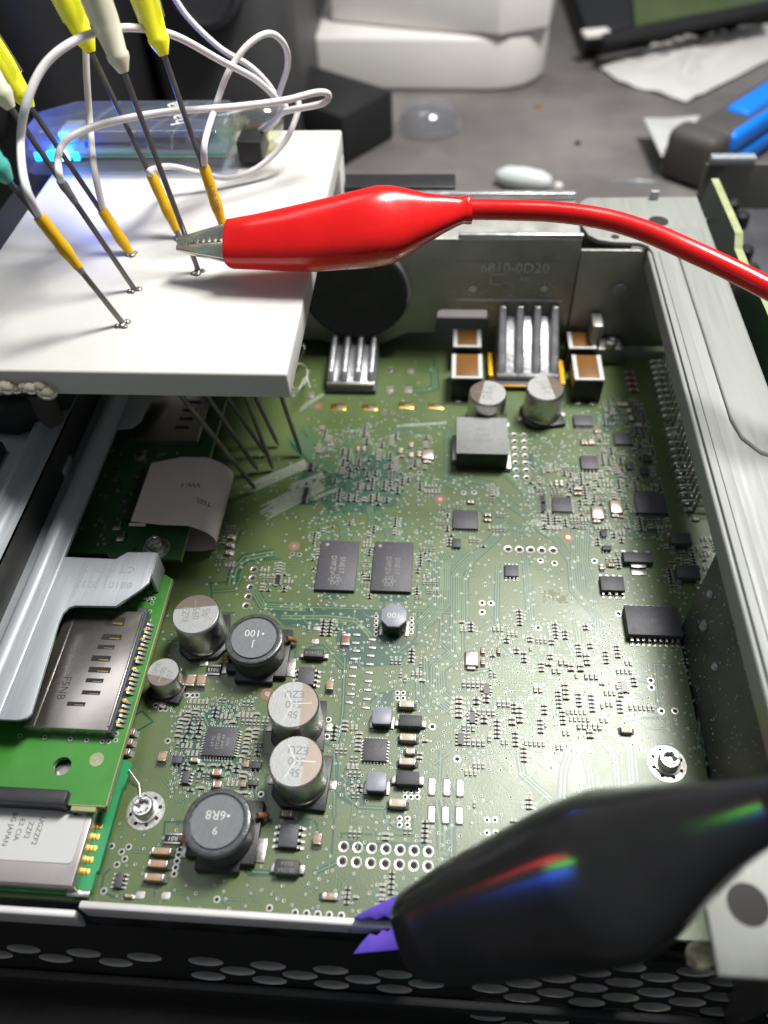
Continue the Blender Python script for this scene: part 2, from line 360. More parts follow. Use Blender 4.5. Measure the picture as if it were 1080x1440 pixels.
for k in range(-1, 13):
    for i in range(-11, 13):
        u = (2 * i + (k % 2)) * HX; v = 3 + k * HV
        cpt = pan(u, v); px, py = proj(cpt)
        D = [pan(u + HX, v), pan(u, v + HV), pan(u - HX, v), pan(u, v - HV)]
        if not holed(px, py):
            panel.add(D, [(0, 1, 2, 3)]); continue
        n = 24; E_ = []; B_ = []
        for j in range(n):
            t = 2 * math.pi * j / n; cc, ss = math.cos(t), math.sin(t)
            E_.append(pan(u + 3.2 * cc, v + 1.25 * ss))
            k_ = 1 / (abs(cc) / HX + abs(ss) / HV); B_.append(pan(u + cc * k_, v + ss * k_))
        panel.add(B_ + E_, [(j, (j + 1) % n, n + (j + 1) % n, n + j) for j in range(n)])
        holes.append((u, v))
panel.m = 0
panel.add([pan(-115, -2), pan(75, -2), pan(75, 0.9), pan(-115, 0.9)], [(0, 1, 2, 3)])
fp = panel.build('front_panel', mat('black_front', (.008, .008, .008), .5, var=.3, vscale=80), chassis, smooth=20)
proto = None
for (u, v) in holes:
    if proto is None:
        q = MB(); n = 24
        el = lambda f, dpt: [pan(u + 3.2 * f * math.cos(2 * math.pi * j / n), v + 1.25 * f * math.sin(2 * math.pi * j / n), dpt) for j in range(n)]
        q.ring([el(1.0, 0.0), el(.985, .25), el(.96, 1.5)], False, False); q.m = 1; q.ring([el(.96, 1.5), el(.5, 1.6)], False, True)
        proto = q.build('vent_hole', [mat('bright_hole_lining', (.88, .87, .86), .35, .6), hole_dark], fp, origin=pan(u, v), smooth=50)
    else: again(proto, pan(u, v), fp)
q = MB(); q.box(-114, 74, 24, 25.5, -25, -17); q.build('lower_skirt', blackpl_matte, chassis, bevel=.4)
q = MB(); q.box(-260, 160, -90, 23.5, -ZO, -ZO + 2.2); tag(q.build('black_cloth', mat('black_cloth', (.006, .006, .006), .9, var=.5, vscale=90, bump=.4, bscale=900), None, bevel=.6), 'black cloth spread on the desk under the perforated front', 'cloth')
# clear bead-covered screw and white drop by the front corner
q = MB(); c = P(990, 1340, 20)
fl = thing('adhesive_blob', 'small clear beaded adhesive blob at the pale front corner plate', 'glue blob', c)
q.lathe(c.x, c.y, [(1.2, 16), (1.9, 17.5), (1.7, 20), (0.8, 21.2)], 14); q.build('core', glue, fl)
q = MB()
for i in range(46):
    a = random.uniform(0, 6.28); zz = random.uniform(17, 21); r = 1.75 if zz < 20 else 1.2
    x, y = c.x + r * math.cos(a), c.y + r * math.sin(a); rr = random.uniform(.18, .3)
    q.lathe(x, y, [(rr * .5, zz - rr * .8), (rr, zz), (rr * .5, zz + rr * .8)], 7)
q.build('bead', clear_dome, fl, kind='stuff')

# ---------------------------------------------------------------- cast heat sink along the back
sink = thing('heat_sink', 'cast aluminium heat sink wall with embossed lettering behind the circuit board', 'heat sink', (-13, 197, 0))
def prism_y(mb, poly, y0, y1):
    n = len(poly); a = sum(poly[i][0] * poly[(i + 1) % n][1] - poly[(i + 1) % n][0] * poly[i][1] for i in range(n))
    if a < 0: poly = list(reversed(poly))
    return mb.add([(x, y0, z) for x, z in poly] + [(x, y1, z) for x, z in poly],
                  [tuple(range(n)), tuple(range(2 * n - 1, n - 1, -1))] + [(i, n + i, n + (i + 1) % n, (i + 1) % n) for i in range(n)])
b = MB(); prism_y(b, [(-70, 3.0), (-36, 3.2), (-33.5, 1.9), (-18, 1.9), (-14, 4.2), (-10.5, 6.0), (-2.5, 6.2), (-2.0, 13.4), (-1, 14), (11.5, 14), (12, 13.4), (12.4, 6), (34.6, 6), (34.6, 36), (-70, 36)], 187, 208)
b.build('sink_body', alu_cast, sink, bevel=0.5, seg=2)
b = MB(); b.box(-16, 34.6, 206.5, 208.6, 36, 38.0); b.build('back_lip', alu_fin, sink, bevel=.4)
b = MB(); b.box(3, 35, 187.2, 188.6, 35.6, 37.2); b.build('front_lip', alu_fin, sink, bevel=.5)
def fins(x0, x1, ytop, ztop, yb, zb, nf, fw, name):
    base = MB(); base.hexa([(x0, yb, zb - 1.2), (x1, yb, zb - 1.2), (x1, ytop, zb - 1.2), (x0, ytop, zb - 1.2)], [(x0, yb, zb + .2), (x1, yb, zb + .2), (x1, ytop, ztop - 3.6), (x0, ytop, ztop - 3.6)])
    root = base.build('fin_base', alu_fin, sink, bevel=.25)
    for i in range(nf):
        xc = x0 + fw / 2 + 0.1 + (x1 - x0 - fw - 0.2) * i / (nf - 1)
        q = MB(); prof = [(ytop, zb), (ytop, ztop), (ytop - 1.4, ztop + .1), (ytop - 2.2, ztop - 1.0), (yb + 2.4, zb + 2.8), (yb + .9, zb + 1.0), (yb + .5, zb)]
        n = len(prof); wb, wt = fw * .62, fw * .44
        ring = lambda s: [(xc + s * (wb if z < zb + .5 else wt), y, z) for y, z in prof]
        L, R = ring(-1), ring(1)
        q.add(L + R, [tuple(range(n - 1, -1, -1)), tuple(range(n, 2 * n))] + [(i2, (i2 + 1) % n, n + (i2 + 1) % n, n + i2) for i2 in range(n)])
        q.build('fin', alu_fin, sink, bevel=.45, seg=3)
    return root
fins(14.8, 31.6, 187.1, 16.2, 171.6, 3.2, 4, 2.3, 'right')
fins(-32.2, -19.0, 187.1, 8.4, 168.0, 2.8, 4, 1.7, 'left')
q = MB(); q.box(-32.2, -19, 167.4, 168.2, 1.6, 3.4); q.build('fin_front', alu_cast, sink, bevel=.2)
# black dished disc
q = MB(); q.axis_lathe((-24.5, 187, 20.6), (0, -1, 0.06), [(14.2, 0), (14.2, 2.2), (13.6, 2.7), (12.6, 2.4), (8, 1.5), (3, 1.2), (1.6, 1.4), (.4, 1.5)], 64)
q.build('damper_disc', blackpl, sink, smooth=35)
q = MB(); q.axis_lathe((-24.5, 187, 20.6), (0, -1, 0.06), [(15.0, 0), (15.0, 1.6), (14.3, 2.3), (14.25, 0)], 64); q.build('disc_seat', alu_fin, sink, smooth=35)
# embossed panel, letters and symbols
FX, FZ = (1, 0, 0), (0, 0, 1)
q = MB(); q.box(3, 32, 186.75, 187.4, 17.1, 18.1); q.build('embossed_bar', alu_fin, sink, bevel=.3)
q = MB()
for a, c2 in (((2.6, 29.4), (30.6, 29.4)), ((31.4, 29.2), (32.4, 18.6))):
    q.hexa([(a[0], 186.85, a[1] - .15), (c2[0], 186.85, c2[1] - .15), (c2[0], 187.3, c2[1] - .15), (a[0], 187.3, a[1] - .15)], [(a[0], 186.85, a[1] + .15), (c2[0], 186.85, c2[1] + .15), (c2[0], 187.3, c2[1] + .15), (a[0], 187.3, a[1] + .15)])
q.build('embossed_border', alu_cast, sink)
lettering(['6810-0D20'], (18.2, 186.95, 27.6), 4.0, 0, alu_fin, sink, FX, FZ, name='embossed_lettering', depth=.22)
lettering(['A8'], (20.8, 186.95, 24.3), 2.3, 0, alu_fin, sink, FX, FZ, name='embossed_lettering', depth=.2)
lettering(['3'], (16.4, 186.95, 20.9), 2.0, 0, alu_fin, sink, FX, FZ, name='embossed_lettering', depth=.2)
for (x, z, r) in ((16.4, 20.9, 2.2),):
    q = MB(); q.tube([(x + r * math.cos(t * .2618), 186.95, z + r * math.sin(t * .2618)) for t in range(25)], .16, 6); q.build('embossed_ring', alu_fin, sink)
q = MB()
for a, c2 in (((12.2, 25.6), (15.8, 25.6)), ((12.2, 25.6), (12.2, 22.6)), ((12.2, 22.6), (14.6, 22.6))):
    q.tube([(a[0], 186.95, a[1]), (c2[0], 186.95, c2[1])], .2, 6)
q.build('embossed_box', alu_fin, sink)
for (x, z, r) in ((7.4, 21.2, 1.3), (26.6, 21.4, 1.2)):
    q = MB(); q.axis_lathe((x, 187, z), (0, -1, 0), [(r, 0), (r * .9, .4), (r * .3, .55)], 10); q.build('embossed_dot', alu_fin, sink)
    q = MB()
    for t in range(9):
        a = t * .7 + .2; q.axis_lathe((x + 2.4 * math.cos(a), 187, z + 2.0 * math.sin(a)), (0, -1, 0), [(.32, 0), (.3, .25), (.1, .32)], 8)
    q.build('embossed_numeral', alu_fin, sink, kind='stuff')
# die-cast post at the right end of the wall
q = MB(); q.box(40.2, 43.2, 180.5, 186.8, 0.2, 14); q.box(37, 50, 181.5, 186.9, 0.2, 5.5); q.build('cast_post', alu_cast, sink, bevel=.6)
q = MB(); q.lathe(46.6, 183, [(1.7, 5.5), (1.7, 7.2), (1.2, 7.6), (.8, 7.2)], 18); q.build('post_screw', steel, sink)

# black edge connector behind the heat sink
c0, c1 = P(475, 272, 34), P(640, 262, 34)
q = MB(); q.box(c0.x, c1.x, 209.2, 217, 22, 38.4); rc = q.build('rear_connector', blackpl, None, bevel=.5)
tag(rc, 'black rectangular connector housing fixed behind the heat sink top edge', 'connector')
lettering(['1MM3 005'], ((c0.x + 5.6), 209.05, 36.6), 2.0, 0, ink, rc, FX, FZ)

# ================================================================ MAIN CIRCUIT BOARD
board = thing('main_circuit_board', 'large green main circuit board covered with chips, capacitors and inductors', 'circuit board', (-20, 110, -1.6))
b = MB(); b.prism([(-112, 33.6), (51.5, 33.6), (51.5, 93.6), (72.3, 94.4), (72.3, 203), (-112, 203)], -1.6, 0.0)
b.build('board_laminate', mask_pour, board)
TAKEN = []                      # footprints in mm (x0, x1, y0, y1)
def free(x, y, r=0.4): return not any(a - r < x < b_ + r and c_ - r < y < d_ + r for a, b_, c_, d_ in TAKEN)
def rect_px(x0, x1, y0, y1, h):
    xm, ym = (x0 + x1) / 2, (y0 + y1) / 2
    L, R, T, B = P(x0, ym, h), P(x1, ym, h), P(xm, y0, h), P(xm, y1, h)
    c = P(xm, ym, h); return c.x, (T.y + B.y) / 2, abs(R.x - L.x), abs(T.y - B.y)
def take(x, y, sx, sy): TAKEN.append((x - sx / 2, x + sx / 2, y - sy / 2, y + sy / 2))

def chip(px, h, sides='', n=8, pl_=0.9, pw=0.32, text=None, tsize=1.0, trot=math.pi, m=None, z0=0.12, dot=False, size=None, bev=0.12, name='chip', tm=None, label=None):
    x, y, sx, sy = rect_px(*px, h)
    if size: sx, sy = size
    take(x, y, sx + 2 * pl_ * ('E' in sides), sy + 2 * pl_ * ('N' in sides))
    o = MB().cbox(x, y, z0, sx, sy, h - z0).build(name, m or epoxy, board, bevel=bev, seg=2)
    if label: o['label'] = label
    if sides:
        q = MB()
        def leg(cx, cyy, dx, dy):
            zt = z0 + (h - z0) * .45
            for (a, b_, z_a, z_b) in ((0, pl_ * .4, zt - .15, zt), (pl_ * .28, pl_ * .5, .03, zt), (pl_ * .4, pl_, .03, .18)):
                xa, xb = cx + dx * a - abs(dy) * pw / 2, cx + dx * b_ + abs(dy) * pw / 2
                ya, yb = cyy + dy * a - abs(dx) * pw / 2, cyy + dy * b_ + abs(dx) * pw / 2
                q.box(min(xa, xb), max(xa, xb), min(ya, yb), max(ya, yb), z_a, z_b)
        def lin(L, k): return [0.0] if k == 1 else [-L / 2 + L * i / (k - 1) for i in range(k)]
        ns = n if isinstance(n, (list, tuple)) else (n, n)
        for t in lin(sx * .84, ns[0]):
            if 'N' in sides: leg(x + t, y + sy / 2 - .02, 0, 1)
            if 'S' in sides: leg(x + t, y - sy / 2 + .02, 0, -1)
        for t in lin(sy * .84, ns[1]):
            if 'E' in sides: leg(x + sx / 2 - .02, y + t, 1, 0)
            if 'W' in sides: leg(x - sx / 2 + .02, y + t, -1, 0)
        q.build('pin_row', tin, o, kind='stuff')
    if text: lettering(text, (x, y, h + .012), tsize, trot, tm or ink, o)
    if dot:
        q = MB(); q.lathe(x - sx * .38, y - sy * .33, [(.38, h - .005), (.38, h + .012), (.26, h + .012)], 16); q.build('pin_mark', epoxy2, o)
    return o

# --- memory chips
chip((446.5, 502.5, 761, 829), 1.0, size=(9.0, 13.9), text=['5NE17', 'D9PZV'], tsize=1.75, trot=-math.pi / 2, bev=.08, label='black memory chip with D9PZV marking, beside the column of five holes')
o2 = chip((524, 580, 762, 831), 1.0, size=(9.0, 13.9), text=['5NE17', 'D9PZV'], tsize=1.75, trot=-math.pi / 2, bev=.08, tm=ink_grey)
for px, py in ((471, 815), (547, 817)):       # ring emblem printed on the chips
    c = P(px, py, 1.0); q = MB()
    for ph in (0, 1.05, 2.1):
        q.strip([(c.x + 1.5 * math.cos(t * .2618) * math.cos(ph) - .55 * math.sin(t * .2618) * math.sin(ph), c.y + 1.5 * math.cos(t * .2618) * math.sin(ph) + .55 * math.sin(t * .2618) * math.cos(ph)) for t in range(25)], .12, 1.005, 1.014)
    q.build('emblem', ink, board)
for px, py in ((459, 764), (533, 766)):
    c = P(px, py, 1.0); q = MB(); q.lathe(c.x + .3, c.y - .3, [(.42, 1.002), (.42, 1.012), (.3, 1.012)], 16); q.build('pin_mark', ink, board)
# --- packaged chips
chip((807, 834, 583, 598), 1.1, 'NS', 8, 1.1)
chip((817, 841, 640, 659), 1.0, 'NS', 5, 1.0)
chip((864, 888, 608, 624), .9, 'NSEW', 7, .5, .22)
chip((777, 804, 699, 719), .9, 'NSEW', 8, .55, .22)
chip((894, 936, 692, 721), 1.1, 'NSEW', 12, .6, .22)
chip((637, 672, 717, 743), .9, 'NSEW', 8, .35, .24)
chip((710, 729, 794, 810), .9, 'NS', (4, 4), .8, .36)
chip((845, 878, 810, 830), 1.5, 'NS', 4, 1.3, .5)
chip((881, 957, 852, 893), 2.3, 'NS', 9, 1.5, .5, dot=True, text=['CE'], tsize=1.0, tm=ink_grey, label='largest black surface-mount chip with nine silver legs a side')
chip((511, 544, 1038, 1070), .9, 'NSEW', 7, .45, .24, text=None)
chip((288, 332, 1022, 1063), 1.0, 'NSEW', 10, .75, .24, text=['LT 7C', 'LTC3859', 'UHF A4', 'N5D'], tsize=.85, trot=math.pi / 2, tm=ink)
chip((392, 419, 1158, 1191), 1.6, 'EW', 4, 1.2, .5, dot=True)
chip((419, 442, 938, 962), 1.5, 'EW', 4, 1.2, .5)
chip((242, 256, 1062, 1073), 1.0, 'NS', 3, .5, .3)
chip((256, 266, 1084, 1101), 1.0, 'EW', 4, .6, .28)
chip((162, 172, 1226, 1248), 1.0, 'EW', 4, .8, .32)
chip((352, 367, 1070, 1080), 1.0, 'NS', 3, .5, .3)
chip((348, 362, 1096, 1104), 1.0, 'NS', 3, .5, .3)
for r in ((845, 854, 745, 754), (847, 860, 767, 773), (902, 912, 657, 666), (881, 890, 650, 659), (636, 648, 757, 769), (905, 916, 640, 648)):
    chip(r, .9, 'NS', 3, .4, .28, m=epoxy2)
# power transistors
def power(px, px2):
    o = chip(px, 2.0, 'S', 2, 1.8, .9, m=epoxy); x, y, sx, sy = rect_px(*px, 2.0)
    q = MB(); q.box(x - sx * .5, x + sx * .5, y + sy / 2 - .3, y + sy / 2 + 1.2, .03, .5); q.build('solder_tab', tin, o, bevel=.1)
power((944, 972, 749, 764), 0); power((952, 984, 795, 812), 0)
o = chip((877, 918, 776, 790), 1.7, 'N', 3, 1.6, .8); x, y, sx, sy = rect_px(877, 918, 776, 790, 1.7)
q = MB(); q.box(x - 1.7, x + 1.7, y - sy / 2 - 1.0, y - sy / 2 + .2, .7, .95); q.box(x - 1.7, x + 1.7, y - sy / 2 - 2.6, y - sy / 2 - .8, .05, .3); q.build('solder_tab', tin, o, bevel=.12)
# diodes
def diode(px, h=2.0, rot=False, text=None):
    o = chip(px, h, m=epoxy2, bev=.18, name='diode', text=text, tsize=1.0, tm=ink_grey); x, y, sx, sy = rect_px(*px, h)
    q = MB()
    for s in (-1, 1): q.box(min(x + s * sx * .48, x + s * (sx * .5 + .9)), max(x + s * sx * .48, x + s * (sx * .5 + .9)), y - sy * .3, y + sy * .3, .03, .9)
    q.build('solder_tab', tin, o, bevel=.12)
diode((561, 593, 1005, 1021)); diode((557, 589, 1084, 1103)); diode((386, 420, 1208, 1229), text=['SB150A', 'B5K4']); diode((427, 455, 912, 923), text=['TB14CA'])

# --- ceramic capacitors, resistors, crystals
def two_pole(px, h, along, body, name, end=.22, m_end=None, gap=0.02):
    x, y, sx, sy = rect_px(*px, h); take(x, y, sx + .3, sy + .3)
    if along == 'x':
        e = sx * end; o = MB().cbox(x, y, .08, sx - 2 * e + .1, sy * .97, h - .1).build(name, body, board, bevel=.08)
        for s in (-1, 1):
            MB().cbox(x + s * (sx / 2 - e / 2), y, .03, e, sy, h).build('end_cap', m_end or tin, o, bevel=.12)
        q = MB()
        for s in (-1, 1): q.hexa([(x + s * sx / 2 - .1, y - sy * .48, .02), (x + s * (sx / 2 + .55), y - sy * .48, .02), (x + s * (sx / 2 + .55), y + sy * .48, .02), (x + s * sx / 2 - .1, y + sy * .48, .02)], [(x + s * sx / 2 - .1, y - sy * .45, h * .5), (x + s * (sx / 2 + .5), y - sy * .45, .06), (x + s * (sx / 2 + .5), y + sy * .45, .06), (x + s * sx / 2 - .1, y + sy * .45, h * .5)])
    else:
        e = sy * end; o = MB().cbox(x, y, .08, sx * .97, sy - 2 * e + .1, h - .1).build(name, body, board, bevel=.08)
        for s in (-1, 1):
            MB().cbox(x, y + s * (sy / 2 - e / 2), .03, sx, e, h).build('end_cap', m_end or tin, o, bevel=.12)
        q = MB()
        for s in (-1, 1): q.hexa([(x - sx * .48, y + s * sy / 2 - .1, .02), (x + sx * .48, y + s * sy / 2 - .1, .02), (x + sx * .48, y + s * (sy / 2 + .5), .02), (x - sx * .48, y + s * (sy / 2 + .5), .02)], [(x - sx * .45, y + s * sy / 2 - .1, h * .5), (x + sx * .45, y + s * sy / 2 - .1, h * .5), (x + sx * .45, y + s * (sy / 2 + .45), .06), (x - sx * .45, y + s * (sy / 2 + .45), .06)])
    q.build('solder_fillet', tin, o)
    return o
for r in ((561, 582, 984, 994), (562, 585, 1031.5, 1041), (561, 584, 1065.5, 1075), (547, 571, 1123, 1134)): two_pole(r, 1.7, 'x', mlcc_pale, 'ceramic_capacitor', .14)
two_pole((571, 583, 1052, 1060), 1.1, 'x', mlcc_pale, 'ceramic_capacitor')
for r in ((212, 240, 1191.5, 1201), (207, 235, 1209, 1219), (202, 230, 1228, 1238)): two_pole(r, 1.8, 'x', mlcc, 'ceramic_capacitor', .13)
for r in ((262, 274, 948, 964), (277, 289, 948, 964), (222, 234, 1056, 1070), (440, 452, 1172, 1187), (459, 469, 955, 969)): two_pole(r, 1.5, 'y', mlcc, 'ceramic_capacitor', .16)
two_pole((480, 492, 890, 907), .9, 'y', mlcc_dark, 'ceramic_capacitor', .25)
for r in ((298, 311, 1081, 1090), (299, 311, 1098, 1107), (396, 411, 1139, 1148)): two_pole(r, 1.2, 'x', mlcc, 'ceramic_capacitor', .2)
for r in ((267, 278, 1065, 1071), (175, 186, 1257, 1262), (452, 474, 1255, 1265)): two_pole(r, .8, 'x', mlcc, 'ceramic_capacitor', .28)
for r in ((342, 350, 1069, 1078), (338, 346, 1097, 1106)): two_pole(r, .9, 'y', mlcc, 'ceramic_capacitor', .22)
for r in ((874, 889, 1021, 1030), (702, 716, 1176, 1186)): two_pole(r, 1.1, 'x', mlcc_pale, 'ceramic_capacitor', .2)
for r in ((676, 682, 911, 918), (676, 682, 926, 934), (699, 704, 911, 918)): two_pole(r, .7, 'y', mlcc, 'ceramic_capacitor', .25)
for i in range(3):       # capacitors half under the daughterboard
    two_pole((176 - 3.5 * i, 189 - 3.5 * i, 1024 + 14 * i, 1033 + 14 * i), 1.4, 'x', mlcc, 'ceramic_capacitor', .25)
for i in range(3): two_pole((320 - 1.5 * i, 328 - 1.5 * i, 751 + 11 * i, 757 + 11 * i), .8, 'x', mlcc, 'ceramic_capacitor', .25)
for i in range(4): two_pole((879 + 2 * i, 892 + 2 * i, 520 + 8 * i, 525 + 8 * i), .9, 'x', mlcc_dark, 'ceramic_capacitor', .2)
for r in ((682, 690, 721, 725), (682, 690, 728, 732), (808, 817, 684, 688), (808, 817, 691, 695), (856, 864, 791, 796), (843, 850, 793, 800), (658, 666, 702, 707), (780, 785, 675, 682), (787, 792, 675, 682), (818, 826, 617, 624), (828, 836, 617, 624), (837, 845, 603, 608), (868, 876, 565, 570), (876, 884, 565, 570), (880, 888, 574, 579), (884, 891, 584, 590), (893, 903, 594, 599), (501, 505, 628, 634), (509, 514, 627, 633), (560, 566, 630, 636), (575, 581, 622, 628), (575, 581, 636, 642), (586, 592, 634, 641), (967, 975, 713, 718), (974, 982, 725, 731)):
    two_pole(r, .7, 'x' if r[1] - r[0] > r[3] - r[2] else 'y', random.choice((mlcc, mlcc_pale, mlcc)), 'ceramic_capacitor', .25)
for r, t in (((231, 255, 1171, 1187), 'R01'), ((290, 310, 934, 949), 'R015')):
    o = two_pole((r[0], r[1], r[2], r[3]), .7, 'y', resist, 'shunt_resistor', .22); x, y, sx, sy = rect_px(*r, .7)
    lettering([t], (x, y, .72), 1.15, math.pi, silk, o)
for r in ((833, 848, 712, 728), (859, 874, 703, 720), (655, 672, 916, 935), (594, 609, 632, 644)):
    x, y, sx, sy = rect_px(*r, .8); take(x, y, sx + .6, sy + .6)
    o = MB().cbox(x, y, .05, sx + .3, sy + .3, .5).build('crystal', mlcc_dark, board, bevel=.05); MB().cbox(x, y, .5, sx, sy, .3).build('lid', crystal, o, bevel=.12)
    two_pole((r[0] + 2, r[1] - 4, r[3] + 2, r[3] + 6), .6, 'x', mlcc_pale, 'ceramic_capacitor', .25)

# --- electrolytic capacitors
def electrolytic(px, py, dia, h, lines, band, rot, tsize, label=None):
    c = P(px, py, h); x, y = c.x, c.y; r = dia / 2; take(x, y, dia + 1, dia + 1)
    q = MB(); q.lathe(x, y, [(r * .97, 1.1), (r, 1.4), (r, 1.9), (r * .955, 2.3), (r, 2.8), (r, h - .8), (r * .985, h - .35), (r * .94, h - .08), (r * .86, h), (r * .3, h)], 48)
    o = q.build('electrolytic_capacitor', can_alu, board, smooth=50)
    if label: o['label'] = label
    s = r + .25; k = s * .42
    pts = [(-s, -s + k), (-s + k, -s), (s, -s), (s, s), (-s + k, s), (-s, s - k)]
    cr, sr = math.cos(rot), math.sin(rot)
    MB().prism([(x + cr * a - sr * b_, y + sr * a + cr * b_) for a, b_ in pts], .1, 1.25).build('base', blackpl, o, bevel=.15)
    # printed top and darker polarity segment
    R = r * .93; a0 = math.acos(band); n = 22
    seg = [(x + R * math.cos(rot + a0 - 2 * a0 * i / n), y + R * math.sin(rot + a0 - 2 * a0 * i / n)) for i in range(n + 1)]
    MB().prism(seg, h - .03, h + .015).build('polarity_band', can_band, o)
    oth = [(x + R * math.cos(rot + a0 + (2 * math.pi - 2 * a0) * i / 40), y + R * math.sin(rot + a0 + (2 * math.pi - 2 * a0) * i / 40)) for i in range(41)]
    MB().prism(oth, h - .03, h + .012).build('top_coating', can_top, o)
    q = MB()
    for a in (rot + .05, rot + 2.15, rot - 2.0):
        q.strip([(x, y), (x + r * .72 * math.cos(a), y + r * .72 * math.sin(a))], .13, h + .005, h + .025)
    q.build('vent_score', can_alu, o)
    lettering(lines, (x + r * .02 * cr, y + r * .02 * sr, h + .022), tsize, rot + math.pi, ink_grey, o, leading=1.0)
    q = MB()
    for s2 in (-1, 1):
        ax = (cr, sr) ; q.cbox(x + s2 * ax[0] * (s + .55), y + s2 * ax[1] * (s + .55), .03, 1.5, 1.7, .22, rot)
    q.build('solder_tab', tin, o, bevel=.08)
    return o
electrolytic(412, 990, 10.0, 10.2, ['5b', '560', 'EZU'], .33, 0.05, 2.1)
electrolytic(416, 1070, 10.0, 10.2, ['5b', '560', 'EZU'], .33, -.04, 2.1)
electrolytic(275, 863, 10.0, 10.2, ['5b', '560', 'EZU'], .33, 1.72, 2.1)
electrolytic(229, 945, 6.6, 6.4, ['0.SME', '100', '07'], .35, -1.75, 1.6, 'smallest aluminium can capacitor, beside the daughterboard edge')
electrolytic(686, 552, 9.9, 10.0, ['5b', '560', 'EZ'], .33, 2.95, 1.9)
electrolytic(767, 545, 9.9, 10.0, ['5b', '560', 'EZ'], .33, 0.2, 1.9)

# --- drum inductors
def drum(px, py, dia, h, lines, sizes, rot, label):
    c = P(px, py, h); x, y = c.x, c.y; r = dia / 2; take(x, y, dia + 2, dia + 2)
    q = MB(); q.lathe(x, y, [(r * .93, 1.2), (r * .95, 2.2), (r * .97, h - 1.6), (r, h - 1.3), (r, h - .5), (r * .97, h - .12), (r * .92, h), (r * .84, h), (r * .82, h - .25), (r * .79, h - .28), (r * .77, h - .02), (r * .3, h)], 56)
    o = q.build('drum_inductor', ferrite_dark, board, smooth=38); o['label'] = label
    q = MB(); q.lathe(x, y, [(r * .77, h - .03), (r * .765, h + .012), (r * .2, h + .012)], 56, cap0=False); q.build('top_face', ferrite_top, o)
    s = r + .35
    MB().prism([(x - s, y - s + 2.2), (x - s + 2.2, y - s + 2.2), (x - s + 2.2, y - s), (x + s - 2.5, y - s), (x + s - 2.5, y - s + 1.4), (x + s, y - s + 1.4), (x + s, y + s), (x - s, y + s)], .12, 1.7).build('base', blackpl, o, bevel=.2)
    lettering(lines, (x, y - .2, h + .03), sizes, rot, silk, o, leading=1.15)
    for s2, yy in ((1, 2.2), (-1, -2.8)):
        q = MB(); q.tube(catmull([(x + s2 * (r - .2), y + yy + 1.0, 3.2), (x + s2 * (r + .8), y + yy + 1.3, 2.4), (x + s2 * (r + 1.2), y + yy + 1.6, 1.3)], 4), .55, 10); q.build('coil_lead', winding, o)
    q = MB(); q.cbox(x + r + 1.0, y - 2.0, .04, 1.6, 4.2, .25); q.cbox(x - r - .9, y - 2.6, .04, 1.2, 3.0, .25); q.build('solder_tab', tin, o, bevel=.08)
drum(305, 1155, 12.0, 8.2, ['9', '\u20226R8'], [2.0, 2.3], math.pi, 'black drum inductor printed 6R8 near the front rim')
drum(357, 897, 12.0, 8.2, ['J', '\u2022100'], [2.0, 2.3], math.pi, 'black drum inductor printed 100 beside a can capacitor')
# shielded inductors
def shielded(px, h, body, top, name, oct_=False, text=None, tsize=1.6, label=None):
    x, y, sx, sy = rect_px(*px, h); take(x, y, sx + 1, sy + 1); k = .28 if oct_ else .12
    pts = [(-sx / 2, -sy / 2 + k * sy), (-sx / 2 + k * sx, -sy / 2), (sx / 2 - k * sx, -sy / 2), (sx / 2, -sy / 2 + k * sy), (sx / 2, sy / 2 - k * sy), (sx / 2 - k * sx, sy / 2), (-sx / 2 + k * sx, sy / 2), (-sx / 2, sy / 2 - k * sy)]
    o = MB().prism([(x + a * .98, y + b_ * .98) for a, b_ in pts], .15, h - .5).build(name, body, board, bevel=.15)
    if label: o['label'] = label
    MB().prism([(x + a, y + b_) for a, b_ in pts], h - .8, h).build('top_face', top, o, bevel=.18)
    q = MB()
    for s in (-1, 1): q.cbox(x + s * sx * .5, y - sy * .1, .03, .9, sy * .7, .3)
    q.build('solder_tab', tin, o, bevel=.06)
    if text: lettering(text, (x, y, h + .02), tsize, math.pi, silk, o)
shielded((536, 572, 849, 881), 4.4, ferrite_side, ferrite_blue, 'octagonal_inductor', True, ['100'], 2.0, 'eight-sided grey-topped inductor printed 100')
shielded((523, 551, 994, 1018), 2.6, ferrite_side, ferrite_blue, 'small_inductor')
shielded((515, 544, 1085, 1112), 2.6, ferrite_side, ferrite_blue, 'small_inductor')
o = MB().box(3.9, 16.7, 139.0, 151.9, .3, 6.0).build('block_inductor', ferrite_side, board, bevel=.2); take(10.3, 145.4, 14, 14); o['label'] = 'large square inductor block with matte grey top'
MB().box(3.8, 16.8, 138.9, 152.0, 5.75, 6.1).build('top_face', ferrite_grey, o, bevel=.12)
lettering(['KM54', 'R011', '100K'], (10.4, 145.6, 6.12), 1.7, math.pi, ink_grey, o)
q = MB(); q.box(2.9, 4.2, 141, 150, .04, 1.6); q.box(16.4, 17.7, 138.6, 149, .04, 1.4); q.build('solder_tab', tin, o, bevel=.1)
